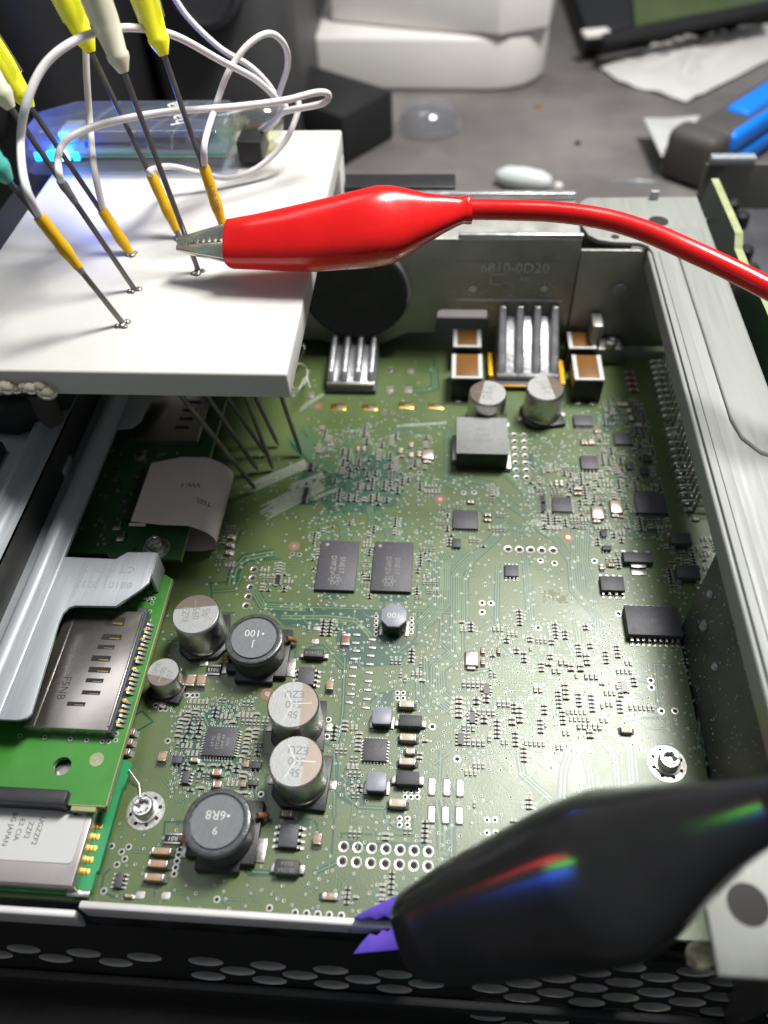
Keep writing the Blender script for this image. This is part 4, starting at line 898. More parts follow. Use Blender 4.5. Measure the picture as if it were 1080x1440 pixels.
# ================================================================ LEFT SIDE: daughterboards, card slot, brackets
def clear_mat(name, tint, gloss_rough=.05, base=.06, haze=.045):
    m = bpy.data.materials.new(name); m.use_nodes = True; nt = m.node_tree; nt.nodes.clear()
    out = nt.nodes.new('ShaderNodeOutputMaterial'); mx = nt.nodes.new('ShaderNodeMixShader'); t = nt.nodes.new('ShaderNodeBsdfTransparent'); g = nt.nodes.new('ShaderNodeBsdfGlossy')
    f = nt.nodes.new('ShaderNodeLayerWeight'); f.inputs[0].default_value = .3; pw_ = nt.nodes.new('ShaderNodeMath'); pw_.operation = 'POWER'; pw_.inputs[1].default_value = 2.5; nt.links.new(f.outputs['Facing'], pw_.inputs[0])
    ma = nt.nodes.new('ShaderNodeMath'); ma.operation = 'MULTIPLY_ADD'; ma.inputs[1].default_value = .75; ma.inputs[2].default_value = base; ma.use_clamp = True
    t.inputs[0].default_value = (*tint, 1); g.inputs['Color'].default_value = (.9, .92, 1, 1); g.inputs['Roughness'].default_value = gloss_rough
    nt.links.new(pw_.outputs[0], ma.inputs[0]); nt.links.new(ma.outputs[0], mx.inputs[0]); nt.links.new(t.outputs[0], mx.inputs[1]); nt.links.new(g.outputs[0], mx.inputs[2]); df = nt.nodes.new('ShaderNodeBsdfDiffuse'); df.inputs[0].default_value = (.75, .78, .9, 1); m2 = nt.nodes.new('ShaderNodeMixShader'); m2.inputs[0].default_value = haze
    nt.links.new(mx.outputs[0], m2.inputs[1]); nt.links.new(df.outputs[0], m2.inputs[2]); nt.links.new(m2.outputs[0], out.inputs[0])
    return m
clear_shell = clear_mat('clear_shell', (.90, .92, .97), .06, .10)
clear_dome2 = clear_mat('clear_dome_plastic', (.86, .86, .86), .12, .10)
clear_hub = clear_mat('clear_hub_plastic', (.92, .93, .70), .12, .16)

def slab_with_hole(x0, x1, y0, y1, hx, hy, r, z0, z1):
    q = MB(); n = 32; s = r * 1.6
    sq = []; ci = []
    for i in range(n):
        a = 2 * math.pi * i / n; c_, s_ = math.cos(a), math.sin(a); k = s / max(abs(c_), abs(s_)); sq.append((hx + c_ * k, hy + s_ * k)); ci.append((hx + r * c_, hy + r * s_))
    q.add([(x, y, z1) for x, y in sq] + [(x, y, z1) for x, y in ci] + [(x, y, z0) for x, y in ci], [(i, (i + 1) % n, n + (i + 1) % n, n + i) for i in range(n)])
    q.m = 1; q.add([(x, y, z1) for x, y in ci] + [(x, y, z0) for x, y in ci], [(i, (i + 1) % n, n + (i + 1) % n, n + i) for i in range(n)]); q.m = 0
    for a in ((x0, hx - s, y0, y1), (hx + s, x1, y0, y1), (hx - s, hx + s, y0, hy - s), (hx - s, hx + s, hy + s, y1)): q.box(*a, z0, z1)
    return q
# --- card-reader daughterboard
card = thing('card_reader_board', 'bright green daughterboard carrying a metal card slot, beside the can capacitors', 'circuit board', (-75, 75, 5.3))
hx, hy, hr = -68.7, 54.8, 1.75
ring_ = [(hx + hr * math.cos(-2 * math.pi * i / 32 - math.pi / 2), hy + hr * math.sin(-2 * math.pi * i / 32 - math.pi / 2)) for i in range(33)]
q = MB(); q.prism([(-112, 50.2), (hx - .001, 50.2)] + [(x_ - (.001 if i_ == 0 else 0), y_) for i_, (x_, y_) in enumerate(ring_)] + [(hx + .001, 50.2), (-66, 50.2), (-66, 48.0), (-58.3, 48.0), (-58.3, 97.9), (-63.4, 100.9), (-112, 100.9)], 5.3, 6.5)
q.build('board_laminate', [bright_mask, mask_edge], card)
q = MB(); q.box(-58.32, -58.12, 48, 97.9, 5.35, 6.45); q.prism([(-66, 47.8), (-58.3, 47.8), (-58.3, 48), (-66, 48)], 5.35, 6.45); q.box(-64.5, -60, 46.9, 47.9, 5.3, 6.3); q.build('board_edge', mask_edge, card)
c = P(136, 1068, 6.5); q = MB(); q.lathe(c.x, c.y, [(1.35, 6.51), (1.35, 6.53), (.5, 6.53)], 28, cap0=False); o = q.build('fiducial', mask_edge, card)
q = MB(); q.lathe(c.x, c.y, [(.55, 6.53), (.55, 6.56), (.2, 6.56)], 20, cap0=False); q.build('fiducial_pad', tin, o)
slot = MB().box(-77.3, -60.9, 60.9, 87.3, 8.9, 9.3).build('slot_shell', steel_slot, card, bevel=.15)
q = MB(); q.hexa([(-77.3, 60.9, 6.5), (-60.9, 60.9, 6.5), (-60.9, 61.2, 6.5), (-77.3, 61.2, 6.5)], [(-77.3, 60.9, 9.1), (-60.9, 60.9, 9.1), (-60.9, 61.2, 9.1), (-77.3, 61.2, 9.1)]); q.box(-77.0, -62.4, 60.95, 61.15, 6.5, 9.0); q.build('shell_front', steel, slot)
q = MB(); q.box(-61.4, -60.3, 60.6, 87.8, 6.5, 9.1); q.box(-62.5, -60.6, 87.2, 88.4, 6.5, 9.2); q.box(-77, -61, 61.3, 87, 6.5, 8.8); q.build('slot_frame', mat('slate_plastic', (.045, .05, .065), .45), slot, bevel=.15)
MB().box(-61.15, -60.75, 61.6, 86.6, 9.2, 9.55).build('shell_lip', steel_slot, slot, bevel=.1)
MB().box(-75.8, -75.2, 61.1, 87.1, 9.25, 9.38).build('shell_crease', steel_slot, slot, bevel=.08)
for i, (px, py, ww, hh) in enumerate(((162, 874, 27, 12), (157, 896, 28, 8), (149, 910, 24, 6), (142, 926, 27, 8), (140, 942, 31, 8), (133, 957, 25, 6), (128, 974, 26, 6), (107, 990, 26, 6))):
    x, y, sx, sy = rect_px(px - ww / 2, px + ww / 2, py - hh / 2, py + hh / 2, 9.3)
    o = MB().cbox(x, y, 9.29, sx, sy, .03).build('contact_window', hole_dark, slot)
    q = MB(); q.hexa([(x - sx * .1, y - sy * .25, 9.3), (x + sx * .42, y - sy * .38, 9.3), (x + sx * .42, y - sy * .12, 9.3), (x - sx * .1, y - sy * .15, 9.3)], [(x - sx * .1, y - sy * .25, 9.33), (x + sx * .42, y - sy * .38, 9.36), (x + sx * .42, y - sy * .12, 9.36), (x - sx * .1, y - sy * .15, 9.33)])
    q.build('contact_spring', gold if i in (0, 1, 3, 4) else steel, o)
lettering(['F5NB', '1 1'], (-73.2, 69.2, 9.32), 2.3, -math.pi / 2, ink_black, slot, leading=.9, sx=.95)
lettering(['F5NB'], (-73.2, 69.2, 9.31), .01, -math.pi / 2, ink_black, slot) if False else None
q = MB()
for i in range(24):
    y = 63 + i * .98
    if i in (6, 13): continue
    q.hexa([(-60.4, y - .3, 6.52), (-58.9, y - .3, 6.52), (-58.9, y + .3, 6.52), (-60.4, y + .3, 6.52)], [(-60.4, y - .25, 7.6), (-59.0, y - .25, 6.75), (-59.0, y + .25, 6.75), (-60.4, y + .25, 7.6)])
q.build('slot_pin', tin, slot, kind='stuff')
q = MB()
for i in range(10): q.cbox(-60.2, 63.5 + i * 2.3, 6.9, .7, .6, .7)
q.build('slot_contact', gold, slot, kind='stuff')
q = MB()
for px, py in ((63, 1037), (99, 1039), (122, 1041), (28, 1035), (144, 1043), (153, 1043), (163, 1041), (164, 1032), (211, 860), (210, 872), (214, 848), (216, 842), (207, 843), (217, 830), (219, 824), (211, 833)):
    c = P(px, py, 6.5); ringed(c.x, c.y, .45, .25, 12, q)
vo = q.build('via', [tin_mat, hole_dark], card, kind='stuff')
vo.data.transform(Matrix.Translation((0, 0, 6.5 * S)))
q = MB(); q.box(-112, -65.2, 47.2, 49.9, 4.5, 8.2); q.hexa([(-68, 47.3, 2.5), (-62, 46.5, 2.0), (-61.6, 47.6, 2.0), (-68, 48.5, 2.5)], [(-68, 47.3, 6.5), (-62.5, 46.5, 4.0), (-62, 47.6, 4.0), (-68, 48.5, 6.5)]); q.build('edge_connector', blackpl, card, bevel=.3)
# small parts in the bracket's shade
q = MB()
for i in range(14): q.cbox(-65.5 + random.uniform(-3, 4), 93 + random.uniform(-4, 4), 6.5, .9, .5, .45, random.choice((0, 1.57)))
q.build('tiny_component', tin, card, kind='stuff')

# --- radio module under it
module = thing('radio_module', 'green module with a tin shield, white label and gold edge pads', 'circuit board', (-75, 46, 0.2))
q = MB(); q.prism([(-112, 34.6), (-59.0, 34.4), (-58.5, 35.2), (-58.6, 38.0), (-58.2, 38.5), (-58.2, 53.2), (-57.8, 53.8), (-57.6, 58), (-58.6, 58.6), (-112, 58.6)], .3, 1.5); q.build('board_laminate', module_mask, module)
sh = MB().box(-112, -60.9, 34.7, 57.0, 1.5, 4.4).build('shield', shield_m, module, bevel=.3, seg=3)
MB().box(-62.5, -58.6, 33.9, 34.9, 1.2, 2.0).build('shield_tab', steel, sh, bevel=.15)
q = MB(); q.prism(rrect(-80, -62.0, 38.4, 50.5, .9), 4.505, 4.55); lab = q.build('label', label_m, module)
lettering(['UGZZF2', 'ZZF2', 'E2 CIA', 'BG JAPAN'], (-72.6, 43.6, 4.56), 1.35, -math.pi / 2, ink_black, lab, leading=1.3)
lettering(['SN'], (-63.8, 47.8, 4.56), 2.2, -math.pi / 2, ink_black, lab)
for zx, zy in ((853, 290), (832, 370), (810, 450), (782, 530), (743, 657), (720, 740), (697, 828), (670, 915), (643, 1005)):
    c = P(zx / 5.4, 1040 + zy / 5.4, 1.5)
    for s in (-1, 1): MB().cbox(c.x + .15 + s * .40, c.y, 1.5, .66, 1.15, .08).build('gold_pad', gold, module, bevel=.02)
q = MB(); q.tube([(-57.6, 56.5, 2.2), (-55.4, 54.3, .8), (-54.6, 51.8, .3)], .16, 6); q.build('grounding_spring', steel, module)

# --- rear daughterboard with ribbon connector
rear = thing('rear_daughterboard', 'dark green daughterboard shaded by the white plate, with a screw and ribbon connector', 'circuit board', (-80, 130, 5.3))
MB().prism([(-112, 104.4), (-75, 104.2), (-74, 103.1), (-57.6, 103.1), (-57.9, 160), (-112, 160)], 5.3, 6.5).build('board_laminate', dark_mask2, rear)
MB().prism([(-57.7, 103.1), (-57.55, 103.1), (-57.75, 160), (-57.9, 160)], 5.35, 6.45).build('board_edge', mask_edge, rear)
screw(220, 771, rear, 6.5, 3.1, 1.9)
o = MB().box(-79, -61, 138.5, 158, 6.5, 9).build('slot_shell', steel_slot, rear, bevel=.2)
lettering(['F5NB'], (-76, 146, 9.02), 2.2, -math.pi / 2, ink_black, o)
for i in range(4): MB().cbox(-66 + i * .3, 143 + i * 3.2, 8.99, 3.6, 1.2, .03).build('contact_window', hole_dark, o)
o = MB().box(-72.5, -69.2, 112.4, 128.4, 6.5, 9.2).build('ribbon_socket', blackpl, rear, bevel=.2)
for (px, py) in ((165, 740), (170, 755), (200, 640)):
    c = P(px, py, 7); MB().cbox(c.x, c.y, 6.5, 1.9, 2.6, .8, .1).build('shield_clip', steel, rear, bevel=.15)
q = MB(); q2 = MB()
for i in range(90):
    x, y = random.uniform(-84, -62), random.uniform(106, 137)
    if -73 < x < -60 and 110 < y < 131: continue
    (q if random.random() < .75 else q2).cbox(round(x * 2) / 2, round(y * 2) / 2, 6.5, .9, .5, .45, random.choice((0, 1.571)))
q.build('tiny_terminal', tin, rear, kind='stuff'); q2.build('tiny_chip', epoxy, rear, kind='stuff')

# --- flat ribbon cable
prof = [(-70.2, 10.0), (-63, 10.05), (-57.0, 10.0), (-56.4, 9.85), (-53.9, 8.5), (-52.6, 7.3), (-51.6, 5.8), (-51.3, 4.2), (-51.7, 2.7), (-52.8, 1.5), (-54.6, .8), (-57, .5), (-60, .5)]
q = MB(); L0 = []; L1 = []
def yr(i): return (110.2, 131.6) if i >= 1 else (111.0, 129.3)
for i, (x, z) in enumerate(prof): a, b_ = yr(i); L0.append((x, a, z)); L1.append((x, b_, z))
th = .14; n = len(prof)
L2 = [(x, y, z - th) for x, y, z in L0]; L3 = [(x, y, z - th) for x, y, z in L1]
fs = []
for i in range(n - 1): fs += [(i, i + 1, n + i + 1, n + i), (2 * n + i, 3 * n + i, 3 * n + i + 1, 2 * n + i + 1), (i, 2 * n + i, 2 * n + i + 1, i + 1), (n + i, n + i + 1, 3 * n + i + 1, 3 * n + i)]
fs += [(0, n, 3 * n, 2 * n), (n - 1, 3 * n - 1, 4 * n - 1, 2 * n - 1)]
q.add(L0 + L1 + L2 + L3, fs); ffc = q.build('ribbon_cable', ribbon_m, None, smooth=35)
tag(ffc, 'pinkish white flat ribbon cable folded over from the shaded daughterboard', 'ribbon cable')
lettering(['VW-1'], (-58.9, 122.5, 10.08), 2.0, math.pi, ink_black, ffc)
sl = Vector((2.5, 0, -1.35)).normalized(); lettering(['TSEL'], (-55.0, 118.0, 9.16), 1.9, 0, ink_black, ffc, -sl, (0, -1, 0))
q = MB(); q.box(-70.3, -66.5, 109.6, 110.4, 9.9, 10.1); q.build('stiffener', ribbon_m, ffc)

# --- stamped bracket above the card board
br = thing('stamped_bracket', 'pale grey stamped sheet bracket with an arm over the card slot', 'bracket', (-80, 100, 5))
arm = [(-80.6, 98.1), (-69.0, 98.0), (-67.0, 99.9), (-60.4, 100.1), (-60.2, 92.2), (-61.4, 90.4), (-65.6, 86.0), (-73.9, 85.8), (-75.2, 85.3), (-76.0, 84.0), (-76.1, 81.6), (-74.6, 62.0), (-75.1, 60.9), (-76.7, 60.4), (-80.6, 60.4)]
MB().prism(arm, 12.3, 13.1).build('arm', zinc, br, bevel=.22, seg=2)
def ext_y(prof, y0, y1, t=.8):
    q = MB(); n = len(prof); A = [(x, y0, z) for x, z in prof]; B_ = [(x, y1, z) for x, z in prof]; A2 = [(x, y0, z - t) for x, z in prof]; B2 = [(x, y1, z - t) for x, z in prof]
    fs = []
    for i in range(n - 1): fs += [(i, i + 1, n + i + 1, n + i), (2 * n + i, 3 * n + i, 3 * n + i + 1, 2 * n + i + 1), (i, 2 * n + i, 2 * n + i + 1, i + 1), (n + i, n + i + 1, 3 * n + i + 1, 3 * n + i)]
    fs += [(0, n, 3 * n, 2 * n), (n - 1, 3 * n - 1, 4 * n - 1, 2 * n - 1)]
    return q.add(A + B_ + A2 + B2, fs)
ext_y([(-80.5, 13.1), (-81.0, 13.4), (-81.9, 15.4), (-82.6, 16.0), (-84.2, 16.0), (-84.9, 15.4), (-85.8, 13.4), (-86.4, 13.1), (-92.5, 13.1)], 56, 158).build('ridge', zinc, br, smooth=50)
MB().prism([(-80.6, 138), (-76.8, 138.6), (-75.2, 141), (-74.8, 158), (-80.6, 158)], 12.3, 13.1).build('rear_arm', zinc, br, bevel=.2)
MB().box(-60.9, -60.2, 94, 100, 6.7, 12.8).build('arm_leg', zinc, br, bevel=.15)
c = P(92, 660, 13); q = MB(); q.prism(rrect(c.x - 2.5, c.x + 1.8, c.y - 3, c.y + 3, 1.2), 13.1, 15.2, .1); q.build('lug', zinc, br, bevel=.3)
lettering(['88101 0233', 'CT 0 4912'], (-69.6, 93.3, 13.11), 2.3, math.pi, mat('stamped_letter', (.36, .375, .385), .45, .5), br, leading=1.75, name='stamped_lettering', depth=.03, sx=1.12)
# --- outer frame at the far left
fr = thing('drive_frame', 'pale folded metal frame beside the stamped bracket with a black slot', 'frame', (-100, 100, 10))
ext_y([(-88.0, 22.0), (-90.6, 22.0), (-91.4, 22.5), (-92.4, 24.2), (-93.4, 24.2), (-94.4, 22.4), (-95.2, 22.0), (-112, 22.0)], 60, 134).build('frame_top', zinc, fr, smooth=50)
ext_y([(-88.0, 22.0), (-88.05, 8)], 60, 156).build('frame_side', wall_dark, fr)
MB().box(-108, -98.2, 88, 121, 22.0, 25.0).build('frame_window', blackpl, fr, bevel=.5)
bl = thing('black_clamp', 'black plastic clamp under the glued front corner of the white plate', 'clamp', (-98, 132, 22))
MB().prism([(-112, 126), (-97, 125), (-93, 128), (-90, 133), (-87.6, 134), (-87.6, 156), (-112, 156)], 22.1, 31).build('body', blackpl_matte, bl, bevel=1.5, seg=3)
q = MB(); q.lathe(-91.4, 131, [(2.8, 22), (3.0, 27), (2.6, 32), (1.2, 33)], 24); q.build('knob', grey_rub, bl)
MB().box(-112, -86, 128, 160, 31, 47.5).build('post', blackpl_matte, bl, bevel=1.5, seg=3)

# ================================================================ WHITE PLATE WITH THE PROBE NEEDLES
ZP = 52.0
plate = thing('white_plate', 'thick white plastic plate pierced by probe needles above the circuit board', 'plate', (-64, 160, ZP - 4.2))
MB().prism([(-101, 113.0), (-29.0, 113.2), (-28.9, 214), (-101, 214)], ZP - 6.0, ZP).build('plate_top', white_pl, plate, bevel=.6, seg=3)
MB().prism([(-32.6, 205), (-28.95, 205), (-28.95, 213.9), (-32.6, 213.9)], -ZO, ZP - 5.9).build('leg', white_pl, plate, bevel=.4)
MB().prism([(-101, 205), (-97.4, 205), (-97.4, 213.9), (-101, 213.9)], -ZO, ZP - 5.9).build('leg', white_pl, plate, bevel=.4)
q = MB(); c = P(20, 540, ZP - 3)
for i in range(9):
    x, y, z = c.x - 6 + i * 1.5 + random.uniform(-.4, .4), c.y + random.uniform(-.4, .6), c.z - 1.2 + random.uniform(-.9, .6); r = random.uniform(1.2, 2.2)
    q.ring([[(x + r * math.sin(p_ * .524) * math.cos(t * .524), y + r * .8 * math.sin(p_ * .524) * math.sin(t * .524), z + r * .8 * math.cos(p_ * .524)) for t in range(12)] for p_ in (.2, 1, 2, 3, 4, 5, 5.8)])
gl = q.build('hot_glue', glue, None, smooth=60); tag(gl, 'lumpy yellowish hot glue under the front corner of the white plate', 'glue')
q = MB()
for i in range(60):
    y = 150 + i * .95; q.hexa([(-101.2, y, 48.5), (-103.5 - random.random(), y + .3, 47), (-103.5, y + .5, 47), (-101.2, y + .6, 48.5)], [(-101.2, y, 50), (-103.5 - random.random(), y + .3, 48), (-103.5, y + .5, 48), (-101.2, y + .6, 50)])
q.box(-112, -103, 148, 209, 44, 48); hk = q.build('hook_strip', blackpl_matte, None); tag(hk, 'black bristly hook strip along the white plate edge', 'strip')

tips = dict(a=(360, 688), b=(363, 662), c=(375, 640), d=(384, 660), e=(392, 627), f=(424, 640))
ents = dict(a=(174, 456), b=(190, 408), c=(183, 357), d=(280, 383), e=(253, 335), f=(325, 352))
def at_py(A, D, py):
    lo, hi = 0.0, 3.2
    for _ in range(50):
        m = (lo + hi) / 2
        if proj(A + D * m)[1] > py: lo = m
        else: hi = m
    return A + D * lo
spec = dict(
    a=(255, hub_teal, None, (305, 376), 'probe needle with teal hub and yellow sleeve, standing nearest the plate front edge'),
    b=(152, hub_white, None, None, 'probe needle with cream hub and a bare soldered wire joint'),
    c=(152, hub_yellow, clear_hub, (296, 360), 'probe needle with yellow hub behind the cream hub of its neighbour'),
    d=(102, hub_white, None, None, 'probe needle with cream hub bitten by the red crocodile clip'),
    e=(74, hub_yellow, clear_hub, (245, 324), 'probe needle with yellow hub and sleeve ending beside the red clip jaw'),
    f=(78, hub_yellow, clear_hub, (234, 318), 'probe needle with yellow hub and printed sleeve behind the red clip'))
NEED = {}
for k in 'abcdef':
    tip = P(*tips[k], .6); en = P(*ents[k], ZP); D = en - tip; hy, hm, shell, slv, lab = spec[k]
    hp = at_py(tip, D, hy); d = D.normalized(); NEED[k] = (tip, D, hp)
    nd = thing('probe_needle', lab, 'needle', tip, 'probe needles through the white plate')
    q = MB(); q.axis_lathe(tip, d, [(.12, 0), (.5, 1.2), (.56, 2), (.56, (hp - tip).length + 2)], 12); q.build('shaft', needle_m, nd)
    s = 1.0 if k != 'a' else .9
    q = MB(); q.axis_lathe(hp, d, [(.9, 0), (2.0, 2.2), (2.1, 3.0), (1.9, 3.4), (2.6, 8.5), (2.75, 14), (3.1, 15), (3.2, 24), (4.0, 24.5), (4.0, 27)], 20); q.build('hub', hm, nd, smooth=35)
    if shell:
        q = MB()
        u = d.orthogonal().normalized(); v = d.cross(u)
        for t in range(4):
            w_ = u * math.cos(t * 1.571 + .4) + v * math.sin(t * 1.571 + .4); pr = d.cross(w_)
            p0, p1 = hp + d * 6 + w_ * 2.0, hp + d * 23 + w_ * 2.6
            q.hexa([p0 - pr * .35, p0 + pr * .35, p0 + pr * .35 + w_ * 1.3, p0 - pr * .35 + w_ * 1.3], [p1 - pr * .35, p1 + pr * .35, p1 + pr * .35 + w_ * 1.5, p1 - pr * .35 + w_ * 1.5])
        q.build('hub_fin', clear_hub, nd, bevel=.15)
    # solder or burr where the needle enters the plate
    q = MB()
    for i in range(7):
        r = random.uniform(.4, .9); x, y = en.x + random.uniform(-1.1, 1.1), en.y + random.uniform(-.9, .9)
        q.lathe(x, y, [(r, ZP + .0), (r * .9, ZP + .2), (r * .4, ZP + random.uniform(.3, .7))], 8)
    q.build('burr', solder_blob, nd, smooth=60)
    if slv:
        p0, p1 = at_py(tip, D, slv[0]), at_py(tip, D, slv[1]); dd = p1 - p0; off = (RT * .35 - DN * .1) * .6
        pts = [p0 + dd * t + off * (1.4 - t) for t in [i / 10 for i in range(11)]]
        rr = [1.15, 1.2, 1.18, 1.22, 1.15, 1.2, 1.3, 1.25, 1.05, .95, .9]; sleeve = MB().tube(pts, rr, 14).build('sleeve', shrink, nd)
        q = MB(); q.tube([p1 - dd * .02, p1 + dd * .12], [.75, .6], 10); q.build('solder_joint', solder_blob, nd)
        if k == 'f':
            ax = dd.normalized(); nrm = (CAM - p0).normalized(); nrm = (nrm - ax * nrm.dot(ax)).normalized()
            lettering(['1,00-500'], p0 + dd * .5 + nrm * 1.32 + off * .9, 1.5, 0, ink_grey, sleeve, ax, nrm.cross(ax))
    if k == 'b':
        p0, p1 = at_py(tip, D, 252), at_py(tip, D, 285); q = MB(); q.tube([p0, p0.lerp(p1, .3), p0.lerp(p1, .6), p1], [.8, .95, .75, .65], 10); q.build('solder_joint', solder_blob, nd)

# --- white wires (pixel, pixel, distance along Y in mm)
def wire(pts, r, label, start=None, end=None):
    W_ = [PY(*p) for p in pts]
    if start is not None: W_ = [start] + W_
    if end is not None: W_ = W_ + [end]
    q = MB(); q.tube(catmull(W_, 8), r, 10); o = q.build('white_wire', wire_white, None, smooth=60); tag(o, label, 'wire', 'white wires looping between the needles')
def ln(k, py, dx=.4): t, D, h = NEED[k]; return at_py(t, D, py) + RT * dx
def yof(k, py): t, D, h = NEED[k]; return at_py(t, D, py).y
wire([(133, 240, yof('c', 240)), (127, 180, 170), (122, 110, 172), (121, 50, 174), (126, -10, 178), (140, -60, 182)], .72, 'white wire rising straight up past the cream hub', ln('c', 298))
wire([(36, 262, yof('a', 262)), (29, 205, 138), (36, 150, 140), (60, 95, 145), (100, 60, 150), (150, 42, 158), (200, 40, 164), (250, 52, 170), (310, 85, 178), (360, 112, 186), (395, 145, 192), (402, 150, 194)], .74, 'white wire arching over all the needles from the teal-hubbed one', ln('a', 307))
wire([(82, 238, yof('b', 240)), (83, 215, 152), (100, 192, 156), (150, 173, 162), (230, 158, 170), (330, 150, 178), (400, 141, 184), (445, 130, 188), (462, 133, 190), (452, 146, 190), (400, 157, 192), (386, 170, 196), (365, 185, 200)], .74, 'white wire curving level across the front of the clear dongle', ln('b', 256, 0))
wire([(288, 200, yof('f', 210)), (303, 150, 178), (322, 100, 182), (350, 62, 186), (380, 47, 190), (401, 65, 193), (404, 95, 195), (392, 135, 196), (398, 146, 196)], .70, 'white wire making the tall narrow loop beside the black machine', ln('f', 236))
wire([(235, -20, 200), (265, 25, 200), (310, 68, 199), (350, 92, 198), (378, 120, 198), (392, 148, 197), (388, 170, 202), (360, 196, 206)], .70, 'white wire coming down from above to the cable end of the dongle')
wire([(212, 239, yof('e', 240)), (240, 234, 178), (280, 243, 181), (320, 250, 183), (362, 236, 186), (400, 200, 190), (418, 160, 194), (420, 142, 196)], .70, 'white wire sagging low over the plate in front of the dongle', ln('e', 247))

# ================================================================ CROCODILE CLIPS
def boot(mb, stations, up, n=28, flat=.82, ex=2.6, cap0=True, cap1=True):
    rings = []
    for i, (c, hw) in enumerate(stations):
        a = (stations[min(i + 1, len(stations) - 1)][0] - stations[max(i - 1, 0)][0]).normalized()
        u = (up - a * up.dot(a)).normalized(); v = a.cross(u); rg = []
        for k in range(n):
            t = 2 * math.pi * k / n; cc, ss = math.cos(t), math.sin(t)
            rg.append(c + u * (hw * math.copysign(abs(cc) ** (2 / ex), cc)) + v * (hw * flat * math.copysign(abs(ss) ** (2 / ex), ss)))
        rings.append(rg)
    return mb.ring(rings, cap0, cap1)
UPI = -DN
# red clip
rc_ = thing('red_crocodile_clip', 'crocodile clip in a glossy red sleeve gripping a needle above the white plate', 'crocodile clip', P(250, 345, 59))
z_of = lambda px: 59.5 + (px - 250) / 410 * 3.5
def rst(px, cyp, hwpx): c = P(px, cyp, z_of(px)); dep = (c - CAM).dot(FW); return (c, hwpx * dep / FPX)
red_st = [rst(*s) for s in ((322, 343.5, 31), (324, 343.5, 32.5), (360, 341, 36), (400, 338, 41), (440, 334, 45.5), (480, 328, 48.5), (515, 322.5, 51.5), (540, 317.5, 52), (558, 313, 48), (580, 309, 40), (600, 305.5, 32), (620, 301, 25.5), (640, 297.5, 19.5), (650, 296, 17.4), (656, 295.3, 18.6), (661.5, 294.6, 19.0), (662.5, 294.5, 17.6))]
q = MB(); boot(q, red_st, UPI, 36, .8, 2.9); 
inner = [(c + (red_st[-2][0] - red_st[-1][0]).normalized() * .0, h) for c, h in red_st]
q.build('sleeve', red_pvc, rc_, smooth=60)
a0 = (red_st[0][0] - P(250, 345, 59)).normalized(); tipc = P(250, 346, 59.2); bt = red_st[1][0]; up = (UPI - a0 * UPI.dot(a0)).normalized(); vv = a0.cross(up)
q = MB()
def jaw(mb, lo0, hi0, lo1, hi1, w0, w1, p0, p1):
    mb.hexa([p0 + up * lo0 - vv * w0, p1 + up * lo1 - vv * w1, p1 + up * lo1 + vv * w1, p0 + up * lo0 + vv * w0], [p0 + up * hi0 - vv * w0, p1 + up * hi1 - vv * w1, p1 + up * hi1 + vv * w1, p0 + up * hi0 + vv * w0])
jaw(q, -1.2, .1, -3.6, .1, 1.0, 1.9, tipc, bt); q.build('lower_jaw', nickel, rc_, bevel=.35, seg=3)
q = MB(); jaw(q, .5, 1.5, 1.2, 4.0, .9, 1.8, tipc, bt); q.build('upper_jaw', nickel, rc_, bevel=.3, seg=3)
q = MB(); nT = 9
for s in (-1, 1):
    for i in range(nT):
        t0, t1 = i / nT, (i + 1) / nT; pa, pb = tipc.lerp(bt, t0), tipc.lerp(bt, t1); w_ = 1.0 + .8 * t0
        e0 = pa + up * (.6 + .9 * t0) + vv * s * w_; e1 = pb + up * (.6 + .9 * t1) + vv * s * w_; m = pa.lerp(pb, .5) + up * (-.25 + .5 * t0) + vv * s * w_
        q.add([e0, m, e1, e0 - vv * s * .25, m - vv * s * .25, e1 - vv * s * .25], [(0, 1, 2), (5, 4, 3), (0, 3, 4, 1), (1, 4, 5, 2), (2, 5, 3, 0)])
q.build('tooth_row', nickel, rc_, kind='stuff')
pts = [red_st[-3][0], red_st[-1][0], P(720, 295.5, 63.2), P(780, 298, 63.2), P(850, 308, 63), P(910, 326, 62.6), P(970, 352, 62), P(1030, 380, 61.2), P(1085, 408, 60.4), P(1160, 450, 58), P(1300, 560, 40), P(1420, 640, -20)]
MB().tube(catmull(pts, 8), 2.05, 16).build('lead', red_pvc, rc_, smooth=60)
# black clip
bc = thing('black_crocodile_clip', 'crocodile clip in a black sleeve with bluish jaws biting the front rim', 'crocodile clip', P(550, 1300, 3))
def bst(px, cyp, hwpx, dep): return (PD(px, cyp, dep), hwpx * dep / FPX)
blk = [bst(*s) for s in ((588, 1311, 50, 121), (591, 1310, 60, 120.6), (612, 1305, 67, 119.5), (650, 1293, 77, 117), (700, 1277, 88, 113), (760, 1258, 99, 109), (820, 1238, 109, 104.5), (862, 1226, 112, 101.5), (885, 1216, 108, 100), (925, 1197, 92, 97.5), (965, 1178, 77, 95), (1005, 1162, 63, 92), (1050, 1147, 50, 89), (1095, 1133, 42, 86), (1130, 1122, 40, 84))]
q = MB(); boot(q, blk, UPI, 40, .8, 3.0); q.build('sleeve', black_pvc, bc, smooth=60)
from mathutils.bvhtree import BVHTree
_bv = BVHTree.FromPolygons([tuple(v) for v in q.v], q.f)
d_ = ray(790, 1214).normalized(); hit, nrm, _, _ = _bv.ray_cast(CAM, d_)
rf = d_ - nrm * (2 * d_.dot(nrm)); ax_ = (blk[8][0] - blk[4][0]).normalized(); ax_ = (ax_ - rf * ax_.dot(rf)).normalized(); cr_ = rf.cross(ax_)
